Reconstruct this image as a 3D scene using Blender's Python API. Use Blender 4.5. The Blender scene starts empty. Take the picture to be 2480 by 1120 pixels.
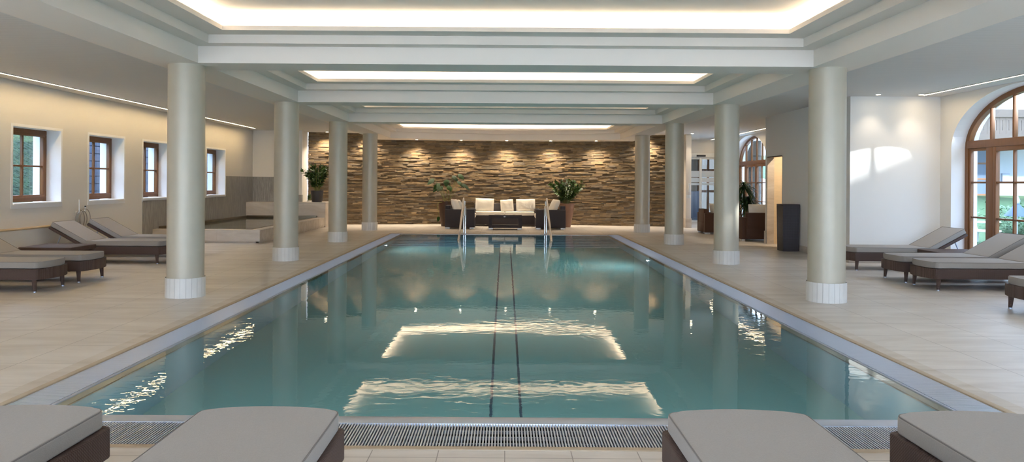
import bpy, bmesh, math, random
from mathutils import Vector, Matrix
random.seed(7)
C = bpy.context.scene.collection
SC = bpy.context.scene
PI = math.pi

# ------------------------------------------------------------------ helpers
def lin(r, g, b):
    f = lambda c: (c/255/12.92) if c/255 <= .04045 else ((c/255+.055)/1.055)**2.4
    return (f(r), f(g), f(b), 1)

def nt(name):
    m = bpy.data.materials.new(name); m.use_nodes = True
    t = m.node_tree; t.nodes.clear()
    o = t.nodes.new('ShaderNodeOutputMaterial')
    return m, t, o

def N(t, kind, **kw):
    n = t.nodes.new(kind)
    for k, v in kw.items():
        if k in n.inputs: n.inputs[k].default_value = v
        else: setattr(n, k, v)
    return n

def pbr(name, col, rough=.5, metal=0., spec=.5, noise=None, bump=None, scale=(1, 1, 1), sheen=0, coat=0):
    """col linear rgba; noise=(scale, amount) value variation; bump=(scale, strength, distance)"""
    m, t, o = nt(name)
    p = N(t, 'ShaderNodeBsdfPrincipled')
    p.inputs['Base Color'].default_value = col
    p.inputs['Roughness'].default_value = rough
    p.inputs['Metallic'].default_value = metal
    p.inputs['Specular IOR Level'].default_value = spec
    if sheen: p.inputs['Sheen Weight'].default_value = sheen
    if coat: p.inputs['Coat Weight'].default_value = coat
    t.links.new(p.outputs[0], o.inputs[0])
    if noise or bump:
        tc = N(t, 'ShaderNodeTexCoord'); mp = N(t, 'ShaderNodeMapping')
        mp.inputs['Scale'].default_value = scale
        t.links.new(tc.outputs['Object'], mp.inputs[0])
    if noise:
        n = N(t, 'ShaderNodeTexNoise'); n.inputs['Scale'].default_value = noise[0]; n.inputs['Detail'].default_value = 4
        t.links.new(mp.outputs[0], n.inputs['Vector'])
        mx = N(t, 'ShaderNodeMix', data_type='RGBA')
        a = noise[1]
        mx.inputs['A'].default_value = tuple(c*(1-a) for c in col[:3])+(1,)
        mx.inputs['B'].default_value = tuple(min(1, c*(1+a)) for c in col[:3])+(1,)
        t.links.new(n.outputs[0], mx.inputs['Factor'])
        t.links.new(mx.outputs['Result'], p.inputs['Base Color'])
    if bump:
        n2 = N(t, 'ShaderNodeTexNoise'); n2.inputs['Scale'].default_value = bump[0]; n2.inputs['Detail'].default_value = 3
        t.links.new(mp.outputs[0], n2.inputs['Vector'])
        b = N(t, 'ShaderNodeBump'); b.inputs['Strength'].default_value = bump[1]; b.inputs['Distance'].default_value = bump[2]
        t.links.new(n2.outputs[0], b.inputs['Height']); t.links.new(b.outputs[0], p.inputs['Normal'])
    return m

def emit(name, col, strength):
    m, t, o = nt(name)
    e = N(t, 'ShaderNodeEmission'); e.inputs[0].default_value = col; e.inputs[1].default_value = strength
    t.links.new(e.outputs[0], o.inputs[0])
    return m

def thin_glass(name, tint=(.97, .985, .98, 1)):
    m, t, o = nt(name)
    lw = N(t, 'ShaderNodeLayerWeight', Blend=.5)
    pw = N(t, 'ShaderNodeMath', operation='POWER'); pw.inputs[1].default_value = 5
    t.links.new(lw.outputs['Facing'], pw.inputs[0])
    fr = N(t, 'ShaderNodeMath', operation='MULTIPLY_ADD'); fr.inputs[1].default_value = .85; fr.inputs[2].default_value = .07
    t.links.new(pw.outputs[0], fr.inputs[0])
    tr = N(t, 'ShaderNodeBsdfTransparent'); tr.inputs[0].default_value = tint
    gl = N(t, 'ShaderNodeBsdfGlossy'); gl.inputs['Roughness'].default_value = .01
    mx = N(t, 'ShaderNodeMixShader')
    t.links.new(fr.outputs[0], mx.inputs[0]); t.links.new(tr.outputs[0], mx.inputs[1]); t.links.new(gl.outputs[0], mx.inputs[2])
    t.links.new(mx.outputs[0], o.inputs[0])
    return m

def O(name, bm, mat, parent=None, smooth=True, angle=35, wn=False, **props):
    me = bpy.data.meshes.new(name)
    bmesh.ops.recalc_face_normals(bm, faces=bm.faces[:])
    for f in bm.faces: f.smooth = smooth
    bm.to_mesh(me); bm.free()
    if smooth: me.set_sharp_from_angle(angle=math.radians(angle))
    for m in (mat if isinstance(mat, (list, tuple)) else [mat]): me.materials.append(m)
    o = bpy.data.objects.new(name, me); C.objects.link(o)
    if wn:
        md = o.modifiers.new('weighted_normal', 'WEIGHTED_NORMAL'); md.keep_sharp = True
    if parent: o.parent = parent
    for k, v in props.items(): o[k] = v
    return o

def S(name, bm, mat, parent=None, **kw):
    o = O(name, bm, mat, parent, **kw)
    if parent is None: o['kind'] = 'structure'
    return o

def E(name, loc, label, cat, group=None, rz=0, kind=None):
    o = bpy.data.objects.new(name, None); C.objects.link(o)
    o.location = loc; o.rotation_euler = (0, 0, rz); o.empty_display_size = .2
    o['label'] = label; o['category'] = cat
    if group: o['group'] = group
    if kind: o['kind'] = kind
    return o

def tag(o, label, cat, group=None, kind=None):
    o['label'] = label; o['category'] = cat
    if group: o['group'] = group
    if kind: o['kind'] = kind
    return o

def dup(root, loc, rz, label, group=None):
    r = root.copy(); C.objects.link(r); r.location = loc; r.rotation_euler = (0, 0, rz); r['label'] = label
    if group: r['group'] = group
    for ch in list(root.children):
        c = ch.copy(); C.objects.link(c); c.parent = r
        for g in ch.children:
            d = g.copy(); C.objects.link(d); d.parent = c
    return r

def BM(): return bmesh.new()

def box(bm, x0, x1, y0, y1, z0, z1, bev=0, seg=2, mi=0):
    v = [bm.verts.new(p) for p in ((x0,y0,z0),(x1,y0,z0),(x1,y1,z0),(x0,y1,z0),(x0,y0,z1),(x1,y0,z1),(x1,y1,z1),(x0,y1,z1))]
    fs = [bm.faces.new([v[i] for i in q]) for q in ((0,3,2,1),(4,5,6,7),(0,1,5,4),(1,2,6,5),(2,3,7,6),(3,0,4,7))]
    for f in fs: f.material_index = mi
    if bev:
        es = list({e for f in fs for e in f.edges})
        bmesh.ops.bevel(bm, geom=es, offset=bev, segments=seg, profile=.5, affect='EDGES')
    return v

def quad(bm, a, b, c, d, mi=0):
    f = bm.faces.new([bm.verts.new(p) for p in (a, b, c, d)]); f.material_index = mi; return f

def frustum(bm, p0, p1, r0, r1, seg=16, caps=True):
    p0, p1 = Vector(p0), Vector(p1); d = (p1-p0).normalized()
    a = d.orthogonal().normalized(); b = d.cross(a)
    A = [bm.verts.new(p0+(a*math.cos(2*PI*i/seg)+b*math.sin(2*PI*i/seg))*r0) for i in range(seg)]
    B = [bm.verts.new(p1+(a*math.cos(2*PI*i/seg)+b*math.sin(2*PI*i/seg))*r1) for i in range(seg)]
    for i in range(seg): bm.faces.new((A[i], A[(i+1) % seg], B[(i+1) % seg], B[i]))
    if caps: bm.faces.new(A[::-1]); bm.faces.new(B)

def tube(bm, pts, r, seg=10, caps=True):
    pts = [Vector(p) for p in pts]; rings = []
    up = None
    for i, p in enumerate(pts):
        d = ((pts[min(i+1, len(pts)-1)]-pts[max(i-1, 0)])).normalized()
        if up is None: up = d.orthogonal().normalized()
        up = (up-d*up.dot(d)).normalized()
        b = d.cross(up)
        rr = r[i] if isinstance(r, (list, tuple)) else r
        rings.append([bm.verts.new(p+(up*math.cos(2*PI*k/seg)+b*math.sin(2*PI*k/seg))*rr) for k in range(seg)])
    for A, B in zip(rings, rings[1:]):
        for k in range(seg): bm.faces.new((A[k], A[(k+1) % seg], B[(k+1) % seg], B[k]))
    if caps: bm.faces.new(rings[0][::-1]); bm.faces.new(rings[-1])

def smooth_path(pts, n=8):
    """Catmull-Rom through pts"""
    P = [Vector(p) for p in pts]; P = [2*P[0]-P[1]]+P+[2*P[-1]-P[-2]]; out = []
    for i in range(1, len(P)-2):
        for k in range(n):
            t = k/n; a, b, c, d = P[i-1], P[i], P[i+1], P[i+2]
            out.append(.5*((2*b)+(c-a)*t+(2*a-5*b+4*c-d)*t*t+(3*b-a-3*c+d)*t**3))
    out.append(P[-2]); return out

def lathe(bm, prof, seg=32, c=(0, 0)):
    rings = [[bm.verts.new((c[0]+r*math.cos(2*PI*k/seg), c[1]+r*math.sin(2*PI*k/seg), z)) for k in range(seg)] for r, z in prof]
    for A, B in zip(rings, rings[1:]):
        for k in range(seg): bm.faces.new((A[k], A[(k+1) % seg], B[(k+1) % seg], B[k]))
    bm.faces.new(rings[0][::-1]); bm.faces.new(rings[-1])

def prism(bm, pts, z0, z1, bev=0, seg=2):
    A = [bm.verts.new((x, y, z0)) for x, y in pts]; B = [bm.verts.new((x, y, z1)) for x, y in pts]
    n = len(pts); fs = [bm.faces.new(A[::-1]), bm.faces.new(B)]
    es = list(fs[0].edges)+list(fs[1].edges)
    for i in range(n): bm.faces.new((A[i], A[(i+1) % n], B[(i+1) % n], B[i]))
    if bev: bmesh.ops.bevel(bm, geom=es, offset=bev, segments=seg, profile=.5, affect='EDGES')

def xf(bm, mat, start=0):
    bm.verts.ensure_lookup_table()
    bmesh.ops.transform(bm, matrix=mat, verts=bm.verts[start:])

# ------------------------------------------------------------------ camera
cam = bpy.data.cameras.new('camera'); co = bpy.data.objects.new('camera', cam); C.objects.link(co)
F = 1800.
cam.sensor_width = 36; cam.lens = F/2480*36
cam.shift_x = (1240-1223)/2480; cam.shift_y = -(560-443.3)/2480
cam.clip_start = .05; cam.clip_end = 300
co.location = (0, 0, 1.4); co.rotation_euler = (PI/2, -.0067, 0)
SC.camera = co

# ------------------------------------------------------------------ materials
WHITE = pbr('white_plaster', lin(226, 224, 220), .85, spec=.2, bump=(60, .08, .004))
CEIL = pbr('ceiling_paint', lin(230, 223, 214), .9, spec=.15)
REVEAL = pbr('window_reveal_paint', lin(236, 236, 236), .8, spec=.2)
WARMWALL = pbr('cream_plaster', lin(222, 218, 211), .85, spec=.2, bump=(60, .06, .004))

def perforated():
    m, t, o = nt('slotted_ceiling_board')
    p = N(t, 'ShaderNodeBsdfPrincipled', Roughness=.9); p.inputs['Specular IOR Level'].default_value = .15
    tc = N(t, 'ShaderNodeTexCoord'); mp = N(t, 'ShaderNodeMapping'); mp.inputs['Rotation'].default_value = (0, 0, 0)
    w = N(t, 'ShaderNodeTexWave', wave_type='BANDS', bands_direction='Y', Scale=7.0)
    cr = N(t, 'ShaderNodeValToRGB'); cr.color_ramp.elements[0].position = .0; cr.color_ramp.elements[1].position = .25
    cr.color_ramp.elements[0].color = lin(196, 195, 193); cr.color_ramp.elements[1].color = lin(219, 218, 216)
    t.links.new(tc.outputs['Object'], mp.inputs[0]); t.links.new(mp.outputs[0], w.inputs['Vector'])
    t.links.new(w.outputs[0], cr.inputs[0]); t.links.new(cr.outputs[0], p.inputs['Base Color']); t.links.new(p.outputs[0], o.inputs[0])
    return m
SLOT = perforated()

def tile_floor(name, w, h, ox, oy, c1, c2, cm, mortar=.0027, rough=.38, grid=True):
    m, t, o = nt(name)
    p = N(t, 'ShaderNodeBsdfPrincipled', Roughness=rough); p.inputs['Specular IOR Level'].default_value = .4
    tc = N(t, 'ShaderNodeTexCoord')
    mp = N(t, 'ShaderNodeMapping'); mp.inputs['Location'].default_value = (-ox, -oy, 0)
    t.links.new(tc.outputs['Object'], mp.inputs[0])
    mn = N(t, 'ShaderNodeMapping'); mn.inputs['Scale'].default_value = (.55, 2.4, 2.4)
    t.links.new(tc.outputs['Object'], mn.inputs[0])
    n = N(t, 'ShaderNodeTexNoise', Scale=1.6, Detail=8, Roughness=.62, Distortion=.7)
    t.links.new(mn.outputs[0], n.inputs['Vector'])
    cr = N(t, 'ShaderNodeValToRGB'); cr.color_ramp.elements[0].position = .32; cr.color_ramp.elements[1].position = .68
    cr.color_ramp.elements[0].color = c1; cr.color_ramp.elements[1].color = c2
    t.links.new(n.outputs[0], cr.inputs[0])
    out = cr.outputs[0]
    if grid:
        b = N(t, 'ShaderNodeTexBrick', Scale=1.0, offset=0.0, squash=1.0)
        b.inputs['Mortar Size'].default_value = mortar; b.inputs['Brick Width'].default_value = w; b.inputs['Row Height'].default_value = h
        b.inputs['Mortar Smooth'].default_value = .1; b.inputs['Bias'].default_value = 0
        b.inputs['Color1'].default_value = (.92, .92, .92, 1); b.inputs['Color2'].default_value = (1, 1, 1, 1); b.inputs['Mortar'].default_value = cm
        t.links.new(mp.outputs[0], b.inputs['Vector'])
        mx = N(t, 'ShaderNodeMix', data_type='RGBA', blend_type='MULTIPLY'); mx.inputs['Factor'].default_value = 1
        t.links.new(out, mx.inputs['A']); t.links.new(b.outputs['Color'], mx.inputs['B']); out = mx.outputs['Result']
    t.links.new(out, p.inputs['Base Color'])
    t.links.new(p.outputs[0], o.inputs[0])
    return m
T1, T2, TM = lin(199, 190, 181), lin(223, 217, 210), (.44, .42, .41, 1)
TILE = tile_floor('stone_floor_tile', .627, .627, .068, .016, T1, T2, TM)
TILE_END = tile_floor('narrow_stone_floor_tile', .345, .627, .008, .016, T1, T2, TM)
STONE = tile_floor('travertine_cladding', .9, .9, .0, .0, lin(186, 174, 160), lin(214, 206, 196), TM, grid=False, rough=.45)
EDGE = pbr('tan_stone_edging', lin(176, 158, 134), .5, noise=(20, .12))
def streak_wall():
    m, t, o = nt('grey_streaked_cladding')
    p = N(t, 'ShaderNodeBsdfPrincipled', Roughness=.35)
    tc = N(t, 'ShaderNodeTexCoord'); mp = N(t, 'ShaderNodeMapping'); mp.inputs['Scale'].default_value = (22, 22, 1.3)
    n = N(t, 'ShaderNodeTexNoise', Scale=2.2, Detail=6, Roughness=.7)
    cr = N(t, 'ShaderNodeValToRGB'); cr.color_ramp.elements[0].position = .35; cr.color_ramp.elements[1].position = .65
    cr.color_ramp.elements[0].color = lin(120, 118, 114); cr.color_ramp.elements[1].color = lin(172, 169, 163)
    t.links.new(tc.outputs['Object'], mp.inputs[0]); t.links.new(mp.outputs[0], n.inputs['Vector'])
    t.links.new(n.outputs[0], cr.inputs[0]); t.links.new(cr.outputs[0], p.inputs['Base Color']); t.links.new(p.outputs[0], o.inputs[0])
    return m
STREAK = streak_wall()

def stone_mat():
    m, t, o = nt('stacked_slate')
    p = N(t, 'ShaderNodeBsdfPrincipled', Roughness=.75); p.inputs['Specular IOR Level'].default_value = .35
    g = N(t, 'ShaderNodeNewGeometry')
    cr = N(t, 'ShaderNodeValToRGB'); e = cr.color_ramp.elements
    cols = [(0, (88, 74, 58)), (.18, (116, 98, 72)), (.36, (132, 110, 80)), (.52, (102, 92, 78)), (.68, (144, 122, 90)), (.84, (110, 100, 86)), (1, (120, 98, 70))]
    e[0].position = 0; e[0].color = lin(*cols[0][1]); e[1].position = 1; e[1].color = lin(*cols[-1][1])
    for pos, c in cols[1:-1]:
        q = e.new(pos); q.color = lin(*c)
    t.links.new(g.outputs['Random Per Island'], cr.inputs[0])
    tc = N(t, 'ShaderNodeTexCoord'); mp = N(t, 'ShaderNodeMapping'); mp.inputs['Scale'].default_value = (5, 5, 22)
    n = N(t, 'ShaderNodeTexNoise', Scale=1.5, Detail=5, Roughness=.65)
    t.links.new(tc.outputs['Object'], mp.inputs[0]); t.links.new(mp.outputs[0], n.inputs['Vector'])
    mx = N(t, 'ShaderNodeMix', data_type='RGBA', blend_type='OVERLAY'); mx.inputs['Factor'].default_value = .75
    t.links.new(cr.outputs[0], mx.inputs['A']); t.links.new(n.outputs[0], mx.inputs['B'])
    t.links.new(mx.outputs['Result'], p.inputs['Base Color'])
    b = N(t, 'ShaderNodeBump', Strength=.6, Distance=.02); t.links.new(n.outputs[0], b.inputs['Height']); t.links.new(b.outputs[0], p.inputs['Normal'])
    t.links.new(p.outputs[0], o.inputs[0])
    return m
SLATE = stone_mat()

COLUMN = pbr('pearl_grey_plaster', lin(184, 177, 160), .40, metal=.15, spec=.5, noise=(6, .06), bump=(90, .12, .004))
COLBASE = pbr('pale_stone_tile', lin(214, 212, 208), .45, noise=(14, .1), scale=(1, 1, .4))
GROUT = pbr('grey_grout', lin(140, 138, 134), .8)
STEEL = pbr('brushed_steel', lin(194, 204, 222), .38, metal=.9)  # base colour tinted blue to carry the sky reflection
CHROME = pbr('polished_steel_tube', lin(222, 224, 228), .1, metal=1)
GRATE = pbr('satin_grate_bars', lin(202, 210, 224), .3, metal=.7)  # blue of the reflected sky put into the base colour
DARK = pbr('dark_channel', lin(40, 44, 50), .6)
WOOD = pbr('stained_window_wood', lin(122, 79, 41), .45, noise=(6, .2), scale=(6, 6, .6))
GLASS = thin_glass('window_glass')
GLASS_T = thin_glass('tinted_window_glass', (.60, .67, .74, 1))
GLASS_B = thin_glass('blue_tinted_glass', (.64, .71, .82, 1))
FABRIC = pbr('taupe_cushion_fabric', lin(150, 144, 138), .95, spec=.15, noise=(160, .1), bump=(300, .5, .002), sheen=.15)
PIPING = pbr('dark_piping', lin(118, 113, 110), .9)
WHITEFAB = pbr('cream_cushion_fabric', lin(234, 226, 212), .95, spec=.15, bump=(14, .35, .02), sheen=.1)
def weave(name, c1, c2, rough=.5, sc=60, diag=True):
    m, t, o = nt(name)
    p = N(t, 'ShaderNodeBsdfPrincipled', Roughness=rough); p.inputs['Specular IOR Level'].default_value = .4
    tc = N(t, 'ShaderNodeTexCoord')
    ws = []
    for d in (('DIAGONAL', 'X') if diag else ('Z', 'X')):
        w = N(t, 'ShaderNodeTexWave', wave_type='BANDS', bands_direction=d, Scale=sc/(2*PI)*1.5)
        t.links.new(tc.outputs['Object'], w.inputs['Vector']); ws.append(w)
    mm = N(t, 'ShaderNodeMath', operation='MULTIPLY'); t.links.new(ws[0].outputs['Fac'], mm.inputs[0]); t.links.new(ws[1].outputs['Fac'], mm.inputs[1])
    mx = N(t, 'ShaderNodeMix', data_type='RGBA'); mx.inputs['A'].default_value = c1; mx.inputs['B'].default_value = c2
    t.links.new(mm.outputs[0], mx.inputs['Factor']); t.links.new(mx.outputs['Result'], p.inputs['Base Color'])
    b = N(t, 'ShaderNodeBump', Strength=.7, Distance=.006); t.links.new(mm.outputs[0], b.inputs['Height']); t.links.new(b.outputs[0], p.inputs['Normal'])
    t.links.new(p.outputs[0], o.inputs[0])
    return m
RATTAN = weave('brown_woven_rattan', lin(70, 53, 48), lin(110, 88, 80), .5, 190)
RATTAN_DARK = weave('anthracite_woven_rattan', lin(42, 37, 40), lin(78, 72, 78), .45, 110, False)
RATTAN_TOWER = weave('charcoal_woven_strips', lin(50, 46, 50), lin(104, 98, 106), .4, 80, False)
RATTAN_CHAIR = weave('chestnut_woven_rattan', lin(72, 46, 32), lin(112, 76, 54), .5, 150, False)
ALU = pbr('light_metal_foot', lin(215, 215, 215), .4, metal=.3)
POTDARK = pbr('charcoal_pot', lin(62, 60, 62), .5, noise=(8, .15))
POTBROWN = pbr('dark_brown_pot', lin(70, 44, 28), .45, noise=(6, .2))
POTTERRA = pbr('terracotta_planter', lin(142, 104, 82), .4, noise=(5, .12))
SOIL = pbr('potting_soil', lin(50, 38, 28), .95)
def leafmat(name, a, b, rough=.5):
    m, t, o = nt(name)
    p = N(t, 'ShaderNodeBsdfPrincipled', Roughness=rough); p.inputs['Specular IOR Level'].default_value = .25
    g = N(t, 'ShaderNodeNewGeometry'); mx = N(t, 'ShaderNodeMix', data_type='RGBA')
    mx.inputs['A'].default_value = a; mx.inputs['B'].default_value = b
    t.links.new(g.outputs['Random Per Island'], mx.inputs['Factor']); t.links.new(mx.outputs['Result'], p.inputs['Base Color'])
    t.links.new(p.outputs[0], o.inputs[0]); return m
LEAF = leafmat('glossy_green_leaf', lin(30, 60, 22), lin(74, 108, 38))
LEAF_BIG = leafmat('broad_green_leaf', lin(22, 50, 18), lin(44, 76, 26), .7)
LEAF_DRAC = leafmat('dark_strap_leaf', lin(26, 52, 30), lin(52, 84, 44))
LEAF_HEDGE = leafmat('hedge_leaf', lin(76, 106, 80), lin(112, 138, 104), .6)
STEM = pbr('green_stem', lin(120, 120, 62), .6)
TRUNK = pbr('grey_trunk', lin(92, 78, 62), .8)

def water_mat(name, tint, bump_s, ior=1.38, rough=.0):
    m, t, o = nt(name)
    g = N(t, 'ShaderNodeBsdfRefraction', Roughness=rough, IOR=ior); g.inputs['Color'].default_value = tint
    gl = N(t, 'ShaderNodeBsdfGlossy', Roughness=rough); fr = N(t, 'ShaderNodeFresnel', IOR=ior); ms = N(t, 'ShaderNodeMixShader')
    tc = N(t, 'ShaderNodeTexCoord'); mp = N(t, 'ShaderNodeMapping'); mp.inputs['Scale'].default_value = (.8, 1.25, 1)
    n = N(t, 'ShaderNodeTexNoise', Scale=8.0, Detail=2, Roughness=.5, Distortion=.6)
    n2 = N(t, 'ShaderNodeTexNoise', Scale=.45, Detail=1)
    cr = N(t, 'ShaderNodeMapRange'); cr.inputs[1].default_value = .42; cr.inputs[2].default_value = .7; cr.inputs[3].default_value = .25; cr.inputs[4].default_value = 1.0
    ml = N(t, 'ShaderNodeMath', operation='MULTIPLY')
    b = N(t, 'ShaderNodeBump', Strength=1.0, Distance=bump_s)
    t.links.new(tc.outputs['Object'], mp.inputs[0]); t.links.new(mp.outputs[0], n.inputs['Vector']); t.links.new(tc.outputs['Object'], n2.inputs['Vector'])
    t.links.new(n2.outputs[0], cr.inputs[0]); t.links.new(cr.outputs[0], ml.inputs[0]); t.links.new(n.outputs[0], ml.inputs[1])
    t.links.new(ml.outputs[0], b.inputs['Height']); t.links.new(b.outputs[0], g.inputs['Normal'])
    t.links.new(b.outputs[0], gl.inputs['Normal']); t.links.new(b.outputs[0], fr.inputs['Normal'])
    t.links.new(fr.outputs[0], ms.inputs[0]); t.links.new(g.outputs[0], ms.inputs[1]); t.links.new(gl.outputs[0], ms.inputs[2])
    t.links.new(ms.outputs[0], o.inputs[0]); return m
WATER = water_mat('pool_water', (.77, .90, .91, 1), .0014)
SPAWATER = water_mat('spa_water', (.9, .97, .95, 1), .001)

def pool_liner():
    m, t, o = nt('dimpled_steel_liner')
    p = N(t, 'ShaderNodeBsdfPrincipled', Roughness=.6); p.inputs['Specular IOR Level'].default_value = .3
    tc = N(t, 'ShaderNodeTexCoord')
    v = N(t, 'ShaderNodeTexVoronoi', feature='F1', Scale=22.0, Randomness=0.0)
    t.links.new(tc.outputs['Object'], v.inputs['Vector'])
    cr = N(t, 'ShaderNodeValToRGB'); cr.color_ramp.elements[0].position = .18; cr.color_ramp.elements[1].position = .3
    cr.color_ramp.elements[0].color = lin(184, 212, 208); cr.color_ramp.elements[1].color = lin(132, 172, 172)
    t.links.new(v.outputs['Distance'], cr.inputs[0]); t.links.new(cr.outputs[0], p.inputs['Base Color']); t.links.new(p.outputs[0], o.inputs[0])
    return m
LINER = pool_liner()
LINERWALL = pbr('steel_pool_wall', lin(116, 154, 168), .45, spec=.4)
LANE = pbr('lane_marking', lin(28, 60, 88), .6)
LED = emit('warm_led_strip', (1, .72, .37, 1), 17)
LED2 = emit('soft_led_strip', (1, .76, .46, 1), 12)
LENS = emit('downlight_lens', (1, .85, .62, 1), 14)
POOLLENS = emit('underwater_lamp_lens', (.75, .95, 1, 1), 1.5)

# ------------------------------------------------------------------ room shell
XL, XR, ZC = -7.95, 7.82, 3.0
YB = -2.0
GX0, GX1, GYN, GYF = -3.09, 3.10, 3.93, 20.24        # outer edge of gutter
RX = 2.80                                            # water edge
YN, YF = 4.44, 20.05
EX = .05
bm = BM()
hx0, hx1, hy0, hy1 = GX0-.18, GX1+.18, GYN-.0, GYF
def fl(x0, x1, y0, y1, mi): quad(bm, (x0, y0, 0), (x1, y0, 0), (x1, y1, 0), (x0, y1, 0), mi)
fl(-8.6, hx0, YB-.3, 27.3, 0); fl(hx1, 8.6, YB-.3, 27.3, 0)
fl(hx0, hx1, YB-.3, hy0, 1); fl(hx0, hx1, hy1, 27.3, 1)
fl(hx0, GX0-EX, hy0, hy1, 2); fl(GX1+EX, hx1, hy0, hy1, 2)
S('floor', bm, [TILE, TILE_END, STONE], smooth=False)
bm = BM()
box(bm, GX0-EX, GX0, GYN, GYF, -.05, .006, .004); box(bm, GX1, GX1+EX, GYN, GYF, -.05, .006, .004)
box(bm, GX0-EX, GX1+EX, GYN-EX, GYN, -.05, .006, .004); box(bm, GX0-EX, GX1+EX, GYF, GYF+EX, -.05, .006, .004)
S('trim_1', bm, EDGE)

# left wall with four small window openings
WINS = [(12.0, 13.3), (14.2, 15.5), (16.32, 17.6), (19.8, 21.1)]
WZ0, WZ1 = 1.0, 2.27
bm = BM()
ys = [YB-.2]+[v for w in WINS for v in w]+[23.6]
for i in range(len(ys)-1):
    a, b = ys[i], ys[i+1]
    if i % 2 == 0: quad(bm, (XL, a, -.05), (XL, b, -.05), (XL, b, ZC+.1), (XL, a, ZC+.1))
    else:
        quad(bm, (XL, a, -.05), (XL, b, -.05), (XL, b, WZ0), (XL, a, WZ0))
        quad(bm, (XL, a, WZ1), (XL, b, WZ1), (XL, b, ZC+.1), (XL, a, ZC+.1))
XO = XL-.48
for a, b in WINS:
    for y in (a, b): quad(bm, (XL, y, WZ0), (XO, y, WZ0), (XO, y, WZ1), (XL, y, WZ1), 1)
    for z in (WZ0, WZ1): quad(bm, (XL, a, z), (XL, b, z), (XO, b, z), (XO, a, z), 1)
S('wall_left', bm, [WARMWALL, REVEAL], smooth=False)
# outer skin of the left wall
bm = BM()
for i in range(len(ys)-1):
    a, b = ys[i], ys[i+1]
    if i % 2 == 0: box(bm, XO-.02, XO, a, b, -.3, 3.6)
    else: box(bm, XO-.02, XO, a, b, -.3, WZ0); box(bm, XO-.02, XO, a, b, WZ1, 3.6)
S('wall_left_outer', bm, REVEAL, smooth=False)

for n, (a, b) in enumerate(WINS):
    w = bpy.data.objects.new('window_%d' % (n+1), None); C.objects.link(w); w.location = (XL-.28, (a+b)/2, WZ0); w['kind'] = 'structure'
    h, hw = WZ1-WZ0, (b-a)/2
    bm = BM()
    X0, X1 = -.04, .03
    def ring(bm, y0, y1, z0, z1, t, x0, x1, bev=.006):
        box(bm, x0, x1, y0, y1, z0, z0+t, bev); box(bm, x0, x1, y0, y1, z1-t, z1, bev)
        box(bm, x0, x1, y0, y0+t, z0+t, z1-t, bev); box(bm, x0, x1, y1-t, y1, z0+t, z1-t, bev)
    ring(bm, -hw, hw, .02, h-.0, .075, -.05, .025)
    ring(bm, -hw+.06, hw-.06, .08, h-.06, .055, -.03, .04)
    O('frame', bm, WOOD, w)
    bm = BM()
    box(bm, -.02, .025, -.016, .016, .1, h-.1, .004); box(bm, -.02, .026, -hw+.1, hw-.1, h*.5-.016, h*.5+.016, .004)
    O('muntin', bm, WOOD, w)
    bm = BM(); quad(bm, (0, -hw+.1, .1), (0, hw-.1, .1), (0, hw-.1, h-.1), (0, -hw+.1, h-.1)); O('pane', bm, GLASS_B, w, smooth=False)
    bm = BM(); box(bm, .03, .31, -hw, hw, -.012, .014, .004); O('sill', bm, REVEAL, w)
    bm = BM()
    t = .045
    box(bm, .28, .286, -hw-t, hw+t, h, h+t); box(bm, .28, .286, -hw-t, hw+t, -t-.03, -.012); box(bm, .28, .286, -hw-t, -hw, -.012, h); box(bm, .28, .286, hw, hw+t, -.012, h)
    O('surround', bm, REVEAL, w)

# grey streaked cladding round the spa
bm = BM()
T = .012
box(bm, XL, XL+T, 16.3, 21.1, 0, .955); box(bm, XL, XL+T, 21.145, 23.4, 0, 1.54); box(bm, XL, XL+T, 21.1, 21.145, 0, .955)
box(bm, XL, -6.55, 23.4-T, 23.4, 0, 1.54)
S('trim_2', bm, STREAK, smooth=False)
# low heated wall ledge under the first windows
bm = BM(); box(bm, XL, XL+.16, 6, 13.6, 0, .585, .004); S('trim_3', bm, WHITE)
bm = BM(); box(bm, XL, XL+.18, 6, 13.6, .585, .61, .006); S('trim_4', bm, pbr('tan_ledge_board', lin(196, 176, 144), .5))

# back wall behind the spa, and the curved slate wall
def wy(x): return 25.0-.024*x*x
bm = BM(); quad(bm, (XL-.1, 23.4, 0), (-6.38, 23.4, 0), (-6.38, 23.4, ZC+.1), (XL-.1, 23.4, ZC+.1)); quad(bm, (-6.38, 23.4, 0), (-6.38, 24.3, 0), (-6.38, 24.3, ZC+.1), (-6.38, 23.4, ZC+.1))
S('wall_back_spa', bm, WARMWALL, smooth=False)
bm = BM(); box(bm, -6.56, -6.37, 23.3, 23.42, .98, ZC); S('trim_5', bm, WHITE)
bm = BM(); box(bm, -6.58, -6.36, 23.29, 23.42, .7, .98); S('trim_6', bm, STREAK)

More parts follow.
